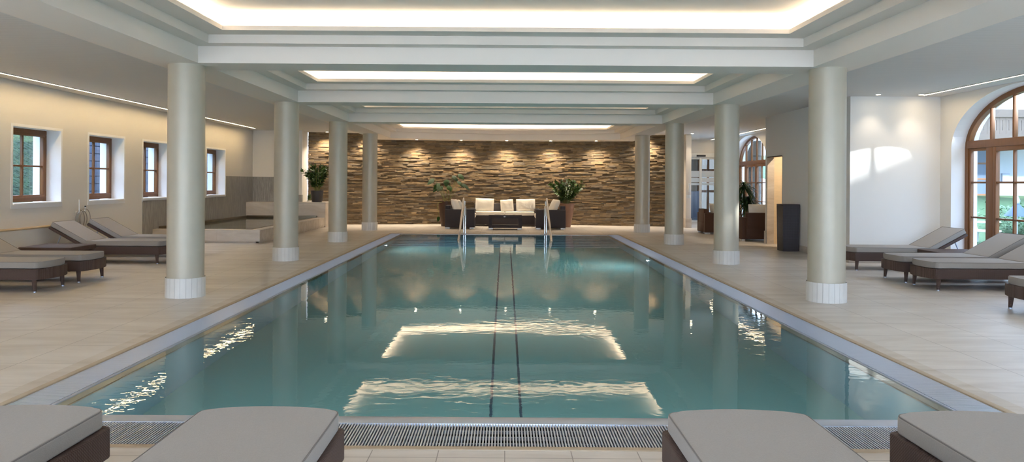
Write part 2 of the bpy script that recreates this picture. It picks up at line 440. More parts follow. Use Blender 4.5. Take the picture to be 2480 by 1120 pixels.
bm = BM()
SX0, SX1 = -6.36, 5.80
n = 60
for i in range(n):
    x0, x1 = SX0+(SX1-SX0)*i/n, SX0+(SX1-SX0)*(i+1)/n
    quad(bm, (x0, wy(x0), -.02), (x1, wy(x1), -.02), (x1, wy(x1), ZC+.1), (x0, wy(x0), ZC+.1))
z = 0.
rnd = random.Random(3)
while z < ZC+.02:
    h = rnd.choice((.032, .04, .046, .052, .06))
    x = SX0-rnd.random()*.2
    while x < SX1:
        l = rnd.uniform(.13, .46)
        a, b = max(x, SX0), min(x+l, SX1)
        if b-a > .02:
            zs = [(z, z+h)]
            for (q0, q1) in zs:
                pa = .008+.05*rnd.random()**1.5
                p = [pa+rnd.uniform(-.007, .007) for _ in range(4)]
                g = .0012
                V = [bm.verts.new(c) for c in (
                    (a+g, wy(a), q0+g), (b-g, wy(b), q0+g), (b-g, wy(b), q1-g), (a+g, wy(a), q1-g),
                    (a+g, wy(a)-p[0], q0+g), (b-g, wy(b)-p[1], q0+g), (b-g, wy(b)-p[2], q1-g), (a+g, wy(a)-p[3], q1-g))]
                for q in ((4, 5, 6, 7), (0, 1, 5, 4), (1, 2, 6, 5), (2, 3, 7, 6), (3, 0, 4, 7)): bm.faces.new([V[k] for k in q])
        x += l
    z += h
S('wall_back', bm, SLATE, smooth=False)

# right-hand side: pilaster, end wall with sliding door, changing room block
bm = BM(); box(bm, 5.80, 5.97, 23.82, 27.2, 0, ZC+.05, .004); S('wall_back_pilaster', bm, pbr('pale_panel', lin(222, 214, 204), .6))
bm = BM(); box(bm, 5.79, 5.985, 23.80, 26.9, 0, .3, .003); S('baseboard_pilaster', bm, STONE)
bm = BM()
quad(bm, (5.9, 27, 2.52), (8.3, 27, 2.52), (8.3, 27, ZC+.1), (5.9, 27, ZC+.1))
quad(bm, (7.70, 27, 0), (8.3, 27, 0), (8.3, 27, 2.52), (7.70, 27, 2.52)); quad(bm, (5.9, 27, 0), (6.2, 27, 0), (6.2, 27, 2.52), (5.9, 27, 2.52))
S('wall_end', bm, WARMWALL, smooth=False)
WBX, WY0, WY1 = 6.2, 13.36, 17.7
DY0, DY1, DZ = 16.63, 17.58, 2.04
bm = BM()
quad(bm, (WBX, WY0, 0), (XR+.1, WY0, 0), (XR+.1, WY0, ZC+.1), (WBX, WY0, ZC+.1))
quad(bm, (WBX, WY0, 0), (WBX, DY0, 0), (WBX, DY0, ZC+.1), (WBX, WY0, ZC+.1))
quad(bm, (WBX, DY0, DZ), (WBX, DY1, DZ), (WBX, DY1, ZC+.1), (WBX, DY0, ZC+.1))
quad(bm, (WBX, DY1, 0), (WBX, WY1, 0), (WBX, WY1, ZC+.1), (WBX, DY1, ZC+.1))
quad(bm, (WBX, WY1, 0), (XR+.1, WY1, 0), (XR+.1, WY1, ZC+.1), (WBX, WY1, ZC+.1))
S('wall_changing_room', bm, WHITE, smooth=False)
BEIGE = pbr('beige_boarding', lin(214, 192, 156), .5, noise=(5, .12), scale=(1, 1, 4))
bm = BM()
quad(bm, (WBX+.16, WY0+.1, 0), (WBX+.16, DY0, 0), (WBX+.16, DY0, 2.6), (WBX+.16, WY0+.1, 2.6))
quad(bm, (XR-.06, WY0+.1, 0), (XR-.06, WY1-.06, 0), (XR-.06, WY1-.06, 2.6), (XR-.06, WY0+.1, 2.6))
quad(bm, (WBX+.16, WY0+.1, 0), (XR-.06, WY0+.1, 0), (XR-.06, WY0+.1, 2.6), (WBX+.16, WY0+.1, 2.6))
quad(bm, (WBX, WY1-.1, 0), (XR-.06, WY1-.1, 0), (XR-.06, WY1-.1, 2.6), (WBX, WY1-.1, 2.6))
quad(bm, (WBX, WY0+.1, 2.6), (XR-.06, WY0+.1, 2.6), (XR-.06, WY1-.06, 2.6), (WBX, WY1-.06, 2.6))
S('wall_changing_room_inner', bm, BEIGE, smooth=False)
bm = BM()
box(bm, WBX-.002, WBX+.16, DY1-.02, DY1+.02, 0, DZ); box(bm, WBX+.0, WBX+.16, DY0-.02, DY0, 0, DZ); box(bm, WBX+.0, WBX+.16, DY0, DY1, DZ, DZ+.02)
S('trim_7', bm, tile_floor('stone_jamb', 1, 1, 0, 0, lin(176, 160, 140), lin(206, 194, 178), TM, grid=False))
bm = BM(); box(bm, WBX-.014, WBX, WY0-.0, DY0-.01, 0, .13, .003); S('baseboard_right', bm, STONE)
bm = BM(); box(bm, WBX-.02, WBX+.02, DY1+.03, WY1+.012, 0, .3, .003); S('baseboard_door', bm, STONE)
bm = BM(); box(bm, WBX-.012, XR, WY0-.012, WY0, 0, .07, .002); S('baseboard_cross', bm, STONE)

# right wall with tall arched openings
ARCH = [.4, 5.85, 11.31, 23.9]
AHW, ASP, ARISE = 1.72, 2.05, .93
def arch_pts(yc, hw=AHW, sp=ASP, rise=ARISE, n=28, base=0.):
    p = [(yc-hw, base)]
    for i in range(n+1):
        a = PI-PI*i/n
        c_, s_ = math.cos(a), math.sin(a)
        p.append((yc+hw*c_, sp+rise*s_))
    p.append((yc+hw, base)); return p
bm = BM()
XI, XF, XW = XR, XR+.24, XR+.46
edge = YB-.2
for yc in ARCH:
    quad(bm, (XI, edge, -.05), (XI, yc-AHW, -.05), (XI, yc-AHW, ZC+.1), (XI, edge, ZC+.1))
    quad(bm, (XW, edge, -.3), (XW, yc-AHW, -.3), (XW, yc-AHW, 3.6), (XW, edge, 3.6), 1)
    P = arch_pts(yc)
    for (y0, z0), (y1, z1) in zip(P[1:-1], P[2:-1]):
        quad(bm, (XI, y0, z0), (XI, y1, z1), (XI, y1, ZC+.1), (XI, y0, ZC+.1))
        quad(bm, (XW, y0, z0), (XW, y1, z1), (XW, y1, 3.6), (XW, y0, 3.6), 1)
    for (y0, z0), (y1, z1) in zip(P, P[1:]):
        quad(bm, (XI, y0, z0), (XI, y1, z1), (XW, y1, z1), (XW, y0, z0), 1)
    edge = yc+AHW
quad(bm, (XI, edge, -.05), (XI, 27.2, -.05), (XI, 27.2, ZC+.1), (XI, edge, ZC+.1))
quad(bm, (XW, edge, -.3), (XW, 27.2, -.3), (XW, 27.2, 3.6), (XW, edge, 3.6), 1)
S('wall_right', bm, [WARMWALL, REVEAL], smooth=False)

def arch_window(num, yc):
    GL = GLASS_T if yc > 8 else GLASS
    w = bpy.data.objects.new('window_%d' % num, None); C.objects.link(w); w.location = (XF, yc, 0); w['kind'] = 'structure'
    def band(bm, hw0, t, x0, x1, sp=ASP, rise=ARISE):
        A = arch_pts(0, hw0, sp, rise); B = arch_pts(0, hw0-t, sp, rise-t)
        n = len(A)
        def L(P, x): return [bm.verts.new((x, y, z)) for y, z in P]
        a0, a1, b0, b1 = L(A, x0), L(A, x1), L(B, x0), L(B, x1)
        for i in range(n-1):
            for p, q in ((a0, a1), (a1, b1), (b1, b0), (b0, a0)): bm.faces.new((p[i], p[i+1], q[i+1], q[i]))
    bm = BM()
    band(bm, AHW, .085, 0, .09)
    box(bm, -.008, .095, -AHW+.06, AHW-.06, ASP, ASP+.13, .006)          # transom
    for y in (-1.05, 1.05): box(bm, -.002, .092, y-.075, y+.075, .02, ASP+.02, .005)
    box(bm, 0, .09, -AHW+.06, AHW-.06, 0, .05, .004)
    O('frame', bm, WOOD, w)
    # two door leaves and two side lights, each with its sash
    def leaf(name, y0, y1, vmid):
        z0, z1, t = .05, ASP, .075 if vmid else .05
        x0, x1 = (.0, .07) if vmid else (.015, .075)
        bm = BM()
        box(bm, x0, x1, y0, y0+t, z0, z1, .005); box(bm, x0, x1, y1-t, y1, z0, z1, .005)
        box(bm, x0, x1, y0+t, y1-t, z0, z0+(.16 if vmid else .1), .005); box(bm, x0, x1, y0+t, y1-t, z1-t, z1, .005)
        d = O(name, bm, WOOD, w)
        bm = BM()
        for zz in (.86, 1.46): box(bm, x0+.01, x1-.01, y0+t, y1-t, zz-.016, zz+.016, .004)
        if vmid: box(bm, x0+.01, x1-.01, (y0+y1)/2-.016, (y0+y1)/2+.016, z0+.16, z1-t, .004)
        O('muntin', bm, WOOD, d)
        bm = BM(); quad(bm, (.04, y0+t-.01, z0+.09), (.04, y1-t+.01, z0+.09), (.04, y1-t+.01, z1-t+.01), (.04, y0+t-.01, z1-t+.01)); O('pane', bm, GL, d, smooth=False)
        return d
    leaf('door_leaf', -.975, 0, True); l2 = leaf('door_leaf', 0, .975, True)
    leaf('side_light', -AHW+.085, -1.125, False); leaf('side_light', 1.125, AHW-.085, False)
    bm = BM(); box(bm, -.03, .0, .02, .05, .98, 1.14, .004); tube(bm, [(-.02, .035, 1.06), (-.06, .035, 1.06), (-.06, .14, 1.06)], .009, 8)
    O('handle', bm, STEEL, l2)
    bm = BM()
    for y in (-1.05, -.5, 0, .5, 1.05):
        zt = ASP+(ARISE-.06)*math.sqrt(max(0, 1-(y/(AHW-.05))**2))
        box(bm, .01, .075, y-.02, y+.02, ASP+.1, zt, .004)
    O('muntin', bm, WOOD, w)
    bm = BM()
    A = arch_pts(0, AHW-.07, ASP+.1, ARISE-.16, base=ASP+.1)[1:-1]
    a0 = [bm.verts.new((.04, y, z)) for y, z in A]; bm.faces.new(a0)
    O('pane', bm, GL, w, smooth=False)
for i, yc in enumerate(ARCH): arch_window(5+i, yc)

# wall behind the camera: tall glazed bays to the terrace
bm = BM()
FW = [(-7.2, -4.6), (-4.0, -1.4), (-.8, 1.8), (2.4, 5.0), (5.5, 7.4)]
edge = XL-.1
for a, b in FW+[(XR+.1, 0)]:
    quad(bm, (edge, YB, 0), (a, YB, 0), (a, YB, ZC+.1), (edge, YB, ZC+.1))
    if b:
        quad(bm, (a, YB, 2.7), (b, YB, 2.7), (b, YB, ZC+.1), (a, YB, ZC+.1))
        for x in (a, b): quad(bm, (x, YB, 0), (x, YB-.3, 0), (x, YB-.3, 2.7), (x, YB, 2.7), 1)
        quad(bm, (a, YB, 2.7), (b, YB, 2.7), (b, YB-.3, 2.7), (a, YB-.3, 2.7), 1)
    edge = b
S('wall_front', bm, [WHITE, REVEAL], smooth=False)
for i, (a, b) in enumerate(FW):
    w = bpy.data.objects.new('window_%d' % (10+i), None); C.objects.link(w); w.location = ((a+b)/2, YB-.2, 0); w['kind'] = 'structure'
    h = (b-a)/2; bm = BM()
    for x in (-h+.04, 0, h-.04): box(bm, x-.04, x+.04, -.04, .04, 0, 2.7, .004)
    for z in (.05, 2.0, 2.66): box(bm, -h, h, -.04, .04, z-.05, z+.04, .004)
    O('frame', bm, WOOD, w)
    bm = BM(); quad(bm, (-h, 0, 0), (h, 0, 0), (h, 0, 2.7), (-h, 0, 2.7)); O('pane', bm, GLASS, w, smooth=False)

# ------------------------------------------------------------------ ceiling with stepped coffers
ZB = 2.8
BXI, BXO = 3.65, 4.22
bm = BM()
BEAMS = [9.1+4.25*k for k in (-2, -1, 0, 1, 2)]
for s in (-1, 1):
    quad(bm, (s*BXI, YB-.1, ZB), (s*BXO, YB-.1, ZB), (s*BXO, 25.4, ZB), (s*BXI, 25.4, ZB))
    quad(bm, (s*BXO, YB-.1, ZB), (s*BXO, 25.4, ZB), (s*BXO, 25.4, 3.2), (s*BXO, YB-.1, 3.2))
for y in BEAMS: quad(bm, (-BXI, y-.285, ZB), (BXI, y-.285, ZB), (BXI, y+.285, ZB), (-BXI, y+.285, ZB))
quad(bm, (-BXI, YB-.1, ZB), (BXI, YB-.1, ZB), (BXI, BEAMS[0]-.285, ZB), (-BXI, BEAMS[0]-.285, ZB))
def fy(x): return 24.4-.06*x*x
NX = 16
xs = [-BXI+2*BXI*i/NX for i in range(NX+1)]
for a, b in zip(xs, xs[1:]):
    quad(bm, (a, fy(a), ZB), (b, fy(b), ZB), (b, 25.4, ZB), (a, 25.4, ZB))
def outline(k, ins):
    y0 = BEAMS[k]+.285+ins
    w = BXI-ins
    if k < 4:
        y1 = BEAMS[k+1]-.285-ins
        return [(-w, y0), (w, y0)]+[(w-2*w*i/NX, y1) for i in range(NX+1)]
    return [(-w, y0), (w, y0)]+[(w-2*w*i/NX, fy(w-2*w*i/NX)-ins*1.02) for i in range(NX+1)]
STEPS = [(0, ZB), (0, 3.0), (.2, 3.0), (.2, 3.1), (.46, 3.1), (.46, 3.15), (.44, 3.15), (.44, 3.115), (.27, 3.115), (.27, 3.315)]
for k in range(5):
    rings = [[bm.verts.new((x, y, z)) for x, y in outline(k, ins)] for ins, z in STEPS]
    for A, B in zip(rings, rings[1:]):
        m_ = len(A)
        for i in range(m_): bm.faces.new((A[i], A[(i+1) % m_], B[(i+1) % m_], B[i]))
    bm.faces.new(rings[-1])
S('ceiling', bm, CEIL, smooth=False)
bm = BM()
box(bm, XL-.1, -BXO, YB-.1, 25.3, ZC, ZC+.1); box(bm, BXO, XR+.1, YB-.1, 27.2, ZC, ZC+.1)
S('ceiling_side', bm, SLOT, smooth=False)
bm = BM(); box(bm, -8.7, 8.7, YB-.3, 27.4, 3.45, 3.6); S('roof', bm, CEIL, smooth=False)

def area(name, loc, sx, sy, power, col, rot, spread=PI):
    l = bpy.data.lights.new(name, 'AREA'); l.shape = 'RECTANGLE'; l.size = sx; l.size_y = sy; l.energy = power; l.color = col; l.spread = spread
    o = bpy.data.objects.new(name, l); C.objects.link(o); o.location = loc; o.rotation_euler = rot
    return o
WARM = (1, .83, .62)
COVE_W = .84     # watts per metre
for k in range(5):
    y0 = BEAMS[k]+.285+.355; y1 = (BEAMS[k+1]-.285-.355) if k < 4 else 23.55
    xx = BXI-.355
    for y in (y0,) + ((y1,) if k < 4 else ()):
        area('cove_lamp', (0, y, 3.13), 2*xx, .04, COVE_W*2*xx, WARM, (PI, 0, 0))
    if k == 4:
        P = [(-xx+2*xx*i/4) for i in range(5)]
        for a, b in zip(P, P[1:]):
            ya, yb = fy(a)-.36, fy(b)-.36
            area('cove_lamp', ((a+b)/2, (ya+yb)/2, 3.13), math.hypot(b-a, yb-ya), .04, COVE_W*1.7*(b-a), WARM, (PI, 0, math.atan2(yb-ya, b-a)))
    yl = (y0+y1)/2; L = y1-y0-(.3 if k == 4 else 0)
    for s in (-1, 1):
        area('cove_lamp', (s*xx, yl-(.15 if k == 4 else 0), 3.13), .04, L, COVE_W*(1.5 if k == 4 else 1)*L, WARM, (PI, 0, 0))

# recessed linear lights along both side walls
def strip(x, y0, y1, label, led=None):
    e = E('linear_ceiling_light', (x, (y0+y1)/2, ZC), label, 'ceiling light', 'linear lights along the side walls')
    L = (y1-y0)/2
    bm = BM(); box(bm, -.026, -.016, -L, L, -.014, 0); box(bm, .016, .026, -L, L, -.014, 0); O('profile', bm, ALU, e, smooth=False)
    bm = BM(); box(bm, -.016, .016, -L, L, -.010, 0); O('diffuser', bm, led or LED, e, smooth=False)
strip(-7.53, 3.0, 22.4, 'long glowing line of light in the ceiling above the small square windows')
strip(7.36, 3.0, 13.1, 'glowing line of light in the ceiling above the large arched window by the loungers', LED2)
strip(7.36, 18.0, 26.6, 'far glowing line of light in the ceiling past the changing room, above the seating', LED2)

# ------------------------------------------------------------------ columns
SHORT = {}
COLS = [(-3.87, 9.02), (-3.89, 13.22), (-3.91, 17.4), (-3.93, 21.62), (3.89, 8.98), (3.92, 13.15), (3.94, 17.3), (3.97, 21.5)]
LBL = ['grey plaster column on the small-window side, beside the loungers, widest of its row',
       'second grey column from the front on the small-window side, before the whirlpool corner',
       'third grey column on the small-window side, beside the planter ledge of the whirlpool',
       'small-looking grey column before the slate wall, on the whirlpool side of the pool',
       'grey plaster column on the arched-window side, standing in front of the white cross wall',
       'grey column by the woven tower planter, with a sun patch low on its shaft',
       'grey column overlapping the end of the slate wall, beside the glass sliding door',
       'small-looking grey column before the slate wall, on the sliding-door side of the pool']
first = None
for (x, y), l in zip(COLS, LBL):
    if first is None:
        first = e = E('column', (x, y, 0), l, 'column', 'round columns beside the pool', kind='thing')
        bm = BM(); lathe(bm, [(.2135, .17), (.2135, 1.4), (.2115, ZB+.002)], 48); O('shaft', bm, COLUMN, e, angle=50)
        b = BM(); lathe(b, [(.2255, .0), (.2255, .232)], 48); base = O('tiled_base', b, GROUT, e)
        b = BM(); nt_ = 22
        for i in range(nt_):
            a0, a1 = 2*PI*i/nt_+.006, 2*PI*(i+1)/nt_-.006
            pts = [(.2275*math.cos(a0+(a1-a0)*k/3), .2275*math.sin(a0+(a1-a0)*k/3)) for k in range(4)]
            pts += [(.2295*math.cos(a1+(a0-a1)*k/3), .2295*math.sin(a1+(a0-a1)*k/3)) for k in range(4)]
            prism(b, [(p[0], p[1]) for p in pts], .0, .236)
        O('base_tile', b, COLBASE, base, angle=25)
    else: dup(first, (x, y, 0), random.random()*2, l)

# ------------------------------------------------------------------ pool
pool = E('swimming_pool', (0, 12, 0), 'large rectangular indoor pool of teal water with steel edges', 'swimming pool')
def PO(name, bm, mat, **kw):
    xf(bm, Matrix.Translation((0, -12, 0))); return O(name, bm, mat, pool, **kw)
ZW, DEPTH, LED_X = -.006, -1.35, 2.735
bm = BM()
quad(bm, (-LED_X, YN, DEPTH), (LED_X, YN, DEPTH), (LED_X, YF, DEPTH), (-LED_X, YF, DEPTH))
PO('pool_floor', bm, LINER, smooth=False)
bm = BM()
for s in (-1, 1):
    quad(bm, (s*LED_X, YN, DEPTH), (s*LED_X, YF, DEPTH), (s*LED_X, YF, -.03), (s*LED_X, YN, -.03))
quad(bm, (-LED_X, YN, DEPTH), (LED_X, YN, DEPTH), (LED_X, YN, -.01), (-LED_X, YN, -.01))
quad(bm, (-LED_X, YF, DEPTH), (LED_X, YF, DEPTH), (LED_X, YF, -.01), (-LED_X, YF, -.01))
PO('pool_wall', bm, LINERWALL, smooth=False)
bm = BM()
for s in (-1, 1):
    a, b = sorted((s*LED_X, s*(RX+.005))); box(bm, a, b, YN, YF, -.07, -.03)
PO('overflow_ledge', bm, pbr('ledge_steel', lin(190, 190, 184), .4, metal=.2), smooth=False)
bm = BM()
for s in (-1, 1):
    a, b = sorted((s*(RX), s*(RX+.022))); box(bm, a, b, YN-.12, YF+.08, -.07, -.001, .004)
box(bm, -RX-.02, RX+.02, YN-.125, YN, -.07, .0, .006); box(bm, -RX-.02, RX+.02, YF, YF+.19, -.07, .0, .005)
PO('steel_rim', bm, STEEL)
bm = BM(); quad(bm, (-RX, YN, ZW), (RX, YN, ZW), (RX, YF, ZW), (-RX, YF, ZW)); PO('water_surface', bm, WATER, smooth=False)
for x in (-.10, .135):
    bm = BM(); box(bm, x-.011, x+.011, YN, 17.6, DEPTH, DEPTH+.004); PO('lane_line', bm, LANE, smooth=False)
NST = 8
for i in range(NST):
    bm = BM(); y1 = YF; y0 = YF-.3*(i+1)
    box(bm, -LED_X, LED_X, YF-.3*(i+1), YF-.3*i, DEPTH, -.15*(i+1), 0)
    st = PO('stair_step', bm, LINERWALL, smooth=False)
    bm = BM(); box(bm, -LED_X, LED_X, YF-.3*(i+1)-.002, YF-.3*(i+1)+.05, -.15*(i+1)-.03, -.15*(i+1)+.003); xf(bm, Matrix.Translation((0, -12, 0))); O('nosing', bm, LANE, st, smooth=False)

def grate(label, kind, x0, x1, y0, y1, along):
    e = E('overflow_grate', ((x0+x1)/2, (y0+y1)/2, 0), label, 'drain grate', 'overflow grates round the pool')
    T = Matrix.Translation((-(x0+x1)/2, -(y0+y1)/2, 0))
    bm = BM(); box(bm, x0, x1, y0, y1, -.16, -.14); 
    box(bm, x0, x1, y0, y0+.004, -.14, -.02); box(bm, x0, x1, y1-.004, y1, -.14, -.02); box(bm, x0, x0+.004, y0, y1, -.14, -.02); box(bm, x1-.004, x1, y0, y1, -.14, -.02)
    xf(bm, T); O('channel', bm, DARK, e, smooth=False)
    bm = BM(); p = .0165; w = .0078
    if along == 'x':
        x = x0+.006
        while x < x1-.01:
            box(bm, x, x+w, y0+.008, y1-.006, -.022, -.001); x += p
        xs_ = None
    else:
        y = y0+.006
        while y < y1-.01:
            box(bm, x0+.006, x1-.006, y, y+w, -.022, -.001); y += p
    xf(bm, T); O('bars', bm, GRATE, e, smooth=False)
    bm = BM()
    if along == 'x':
        for yy in (y0+.09, (y0+y1)/2, y1-.09): box(bm, x0+.005, x1-.005, yy-.004, yy+.004, -.03, -.012)
    else:
        for xx in (x0+.07, (x0+x1)/2, x1-.07): box(bm, xx-.004, xx+.004, y0+.005, y1-.005, -.03, -.012)
    xf(bm, T); O('cross_rod', bm, STEEL, e, smooth=False)
grate('wide slatted drain grate across the pool front, just behind the four lounger ends', 0, GX0, GX1, GYN, YN-.125, 'x')
grate('long slatted drain grate along the pool edge on the small-window side', 0, GX0, -RX-.022, YN-.12, GYF-.02, 'y')
grate('long slatted drain grate along the pool edge on the arched-window side', 0, RX+.022, GX1, YN-.12, GYF-.02, 'y')

def pool_light(x, y, z, label, power, s):
    e = E('underwater_lamp', (x, y, z), label, 'pool light', 'underwater lamps in the pool walls')
    bm = BM(); frustum(bm, (0, 0, 0), (s*.02, 0, 0), .09, .085, 20); O('bezel', bm, STEEL, e)
    bm = BM(); frustum(bm, (s*.021, 0, 0), (s*.026, 0, 0), .065, .06, 20); O('lens', bm, POOLLENS, e)
    l = area('underwater_light', (x+s*.05, y, z), .1, .1, power, (.85, .96, 1), (0, -s*PI/2, 0))
pool_light(-LED_X, 16.9, -.40, 'small glinting underwater lamp in the pool wall on the whirlpool side, by the stairs', 12.0, 1)
pool_light(LED_X, 14.0, -.40, 'small glinting underwater lamp in the pool wall on the arched-window side, between two columns', 12.0, -1)
for x in (-1.8, 0, 1.8):
    l = area('underwater_light', (x, YN+.03, -.5), .3, .16, 3.2, (.85, .97, 1), (PI/2, 0, 0))
    l = area('far_pool_fill', (x*.6, YN+.03, -.25), 1.0, .12, 6, (.85, .97, 1), (PI/2-.03, 0, 0), math.radians(36))  # added unseen lamps that brighten the far pool floor

# stair handrails
def handrail(x, label, mir):
    e = E('pool_handrail', (x, 19.9, 0), label, 'handrail', 'stainless handrails at the pool stairs')
    bm = BM()
    tube(bm, smooth_path([(0, .62, 0), (0, .62, .5), (0, .61, .82), (0, .52, .95), (0, .36, .93), (0, -.4, .58), (0, -1.5, .1), (0, -1.95, -.12), (0, -2.05, -.3), (0, -2.06, -1.0)], 8), .024, 12)
    O('top_rail', bm, CHROME, e)
    bm = BM()
    o = .06*mir
    tube(bm, smooth_path([(o, .36, 0), (o, .36, .55), (o*.9, .3, .76), (o*.5, .1, .72), (0, -.4, .43), (0, -1.3, .03), (0, -1.5, -.2), (0, -1.5, -.9)], 8), .021, 12)
    O('lower_rail', bm, CHROME, e)
    bm = BM(); tube(bm, [(o*.6, .3, .5), (o*.6, .3, .9)], .028, 12); O('grip', bm, ALU, e)
    for c_ in ((0, .62), (o, .36)):
        bm = BM(); lathe(bm, [(.047, 0), (.047, .01), (.03, .014)], 20, c_); O('floor_flange', bm, STEEL, e)
handrail(-1.13, 'stainless steel pool handrail in front of the dark armchair with two cream cushions', 1)
handrail(1.15, 'stainless steel pool handrail in front of the dark armchair by the terracotta planter', -1)

# ------------------------------------------------------------------ sun loungers
def bow_outline(x0, x1, hw, bow, n=10, r=.035):
    k = 1-r/hw
    ts = [-1+(1-k)*v for v in (0, .12, .35, .65)]+[-k+2*k*i/n for i in range(n+1)]
    ts = sorted(set(ts+[-t for t in ts[:4]]))
    p = [(x0, -hw)]
    for t in ts:
        q = max(0, (abs(t)-k)/(1-k))
        p.append((x1-bow*t*t-r*(1-math.sqrt(max(0, 1-q*q))), hw*t))
    p.append((x0, hw)); return p
def make_lounger(label):
    e = E('sun_lounger', (0, 0, 0), label, 'lounger', 'grey cushioned sun loungers')
    HX = -.34
    bm = BM()
    prism(bm, bow_outline(-.97, .98, .33, .06, 10, .02), .155, .292, .008)
    O('frame', bm, RATTAN, e, wn=True)
    for sx, sy in ((1, 1), (1, -1), (-1, 1), (-1, -1)):
        bm = BM(); x, y = (.865 if sx > 0 else -.90), sy*.285
        frustum(bm, (x+sx*.012, y+sy*.008, .012), (x, y, .2), .019, .033, 14)
        lg = O('leg', bm, RATTAN, e)
        bm = BM(); frustum(bm, (x+sx*.012, y+sy*.008, 0), (x+sx*.012, y+sy*.008, .014), .02, .02, 14); O('foot_cap', bm, STEEL, lg)
    def cushion(bm, x0, x1, hw, z0, z1, bow):
        pts = bow_outline(x0, x1, hw, bow, 14)
        A = []
        prism(bm, pts, z0, z1, .014, 4)
    bm = BM(); cushion(bm, HX+.008, .955, .312, .295, .378, .055); c = O('seat_cushion', bm, FABRIC, e, angle=60, wn=True)
    def pipe(z, x0, x1, hw, bow):
        pts = bow_outline(x0+.004, x1-.004, hw-.004, bow, 14); pts.append(pts[0])
        bm = BM(); tube(bm, [(x, y, z) for x, y in pts], .0035, 6); return bm
    O('piping', pipe(.374, HX+.008, .955, .312, .055), PIPING, c)
    ang = math.radians(29)
    R = Matrix.Translation((HX, 0, .3)) @ Matrix.Rotation(ang, 4, 'Y')
    bm = BM(); box(bm, -.66, 0, -.325, .325, -.045, 0, .01); xf(bm, R); O('backrest_frame', bm, RATTAN, e)
    bm = BM(); box(bm, -.665, -.004, -.312, .312, .003, .086, .018, 3)
    bmesh.ops.subdivide_edges(bm, edges=[ed for ed in bm.edges if ed.calc_length() > .3], cuts=10, use_grid_fill=True)
    xf(bm, R); c = O('back_cushion', bm, FABRIC, e, angle=60, wn=True)
    bm = BM(); L = [(-.661, -.308), (-.661, .308), (-.008, .308), (-.008, -.308), (-.661, -.308)]
    tube(bm, [(x, y, .084) for x, y in L], .0035, 6); xf(bm, R); O('piping', bm, PIPING, c)
    for s in (-1, 1):
        bm = BM(); tube(bm, [(HX-.5, s*.25, .29), (HX-.42, s*.25, .48)], .01, 8); O('support_strut', bm, STEEL, e)
    return e
LX = 6.66
lp = make_lounger('sun lounger cut by the frame edge on the small-window side, nearest the pool front of its row')
lp['label'] = 'front lounger of the row below the small windows, its head end cut off'
lp.location = (-LX-.04, 9.51, 0)
dup(lp, (-LX-.02, 10.43, 0), 0, 'second lounger in the row below the small windows, beside the low woven table')
dup(lp, (-LX-.04, 12.76, 0), 0, 'third lounger below the small windows, raised back hiding the wall hose')
dup(lp, (-LX+.0, 13.82, 0), 0, 'last lounger below the small windows, half hidden behind the big column')
dup(lp, (LX, 12.5, 0), PI, 'lounger against the white cross wall with a sunlit spot on its cushion side')
dup(lp, (LX, 11.0, 0), PI, 'lounger between the woven table and the front lounger on the arched-window side')
dup(lp, (LX, 10.2, 0), PI, 'fully seen lounger in front on the arched-window side, dark woven side towards the pool')
dup(lp, (LX, 8.2, 0), PI, 'lounger on the arched-window side of which only the foot corner is seen')
dup(lp, (-2.09, 2.42, 0), PI/2, 'lounger foot at the pool front, cut by the corner below the small windows')
dup(lp, (-1.04, 2.42, 0), PI/2, 'lounger foot at the pool front, in front of the small-window half of the grate')
dup(lp, (1.04, 2.42, 0), PI/2, 'lounger foot at the pool front, in front of the arched-window half of the grate')
dup(lp, (2.06, 2.42, 0), PI/2, 'lounger foot at the pool front, cut by the corner below the arched windows')

def side_table(x, y, label):
    e = E('side_table', (x, y, 0), label, 'table', 'low woven side tables')
    bm = BM(); box(bm, -.4, .4, -.36, .36, .30, .37, .012); O('tabletop', bm, RATTAN, e)
    for sx in (-1, 1):
        for sy in (-1, 1):
            bm = BM(); frustum(bm, (sx*.36, sy*.32, 0), (sx*.36, sy*.32, .32), .018, .03, 12); O('leg', bm, RATTAN, e)
side_table(-7.0, 11.66, 'low brown woven table between the loungers below the small windows')
side_table(7.12, 11.75, 'low brown woven table between the loungers beside the arched window')

# hose on the wall under the windows
e = E('wall_hose', (XL+.0, 13.85, .8), 'coiled grey hose with a white wand hanging on the wall above the loungers', 'hose')
bm = BM(); box(bm, 0, .05, -.09, .09, -.02, .02, .006); O('bracket', bm, ALU, e)
bm = BM()
for k, (r, dy) in enumerate(((.17, -.03), (.15, .05), (.19, .1))):
    tube(bm, [(.05+.012*k, dy+r*.9*math.cos(a), -.13+r*math.sin(a)) for a in [2*PI*i/28 for i in range(29)]], .008, 8)
O('coil', bm, pbr('grey_hose_rubber', lin(150, 142, 136), .5), e)
bm = BM(); tube(bm, [(.06, -.07, 0), (.06, -.075, .24)], [.011, .006], 8); O('wand', bm, ALU, e)
bm = BM(); tube(bm, [(.06, .12, 0), (.06, .13, .09)], .011, 8); v = O('valve', bm, ALU, e)
bm = BM(); tube(bm, [(.06, .13, .09), (.06, .132, .115)], .016, 8); O('valve_knob', bm, DARK, v)

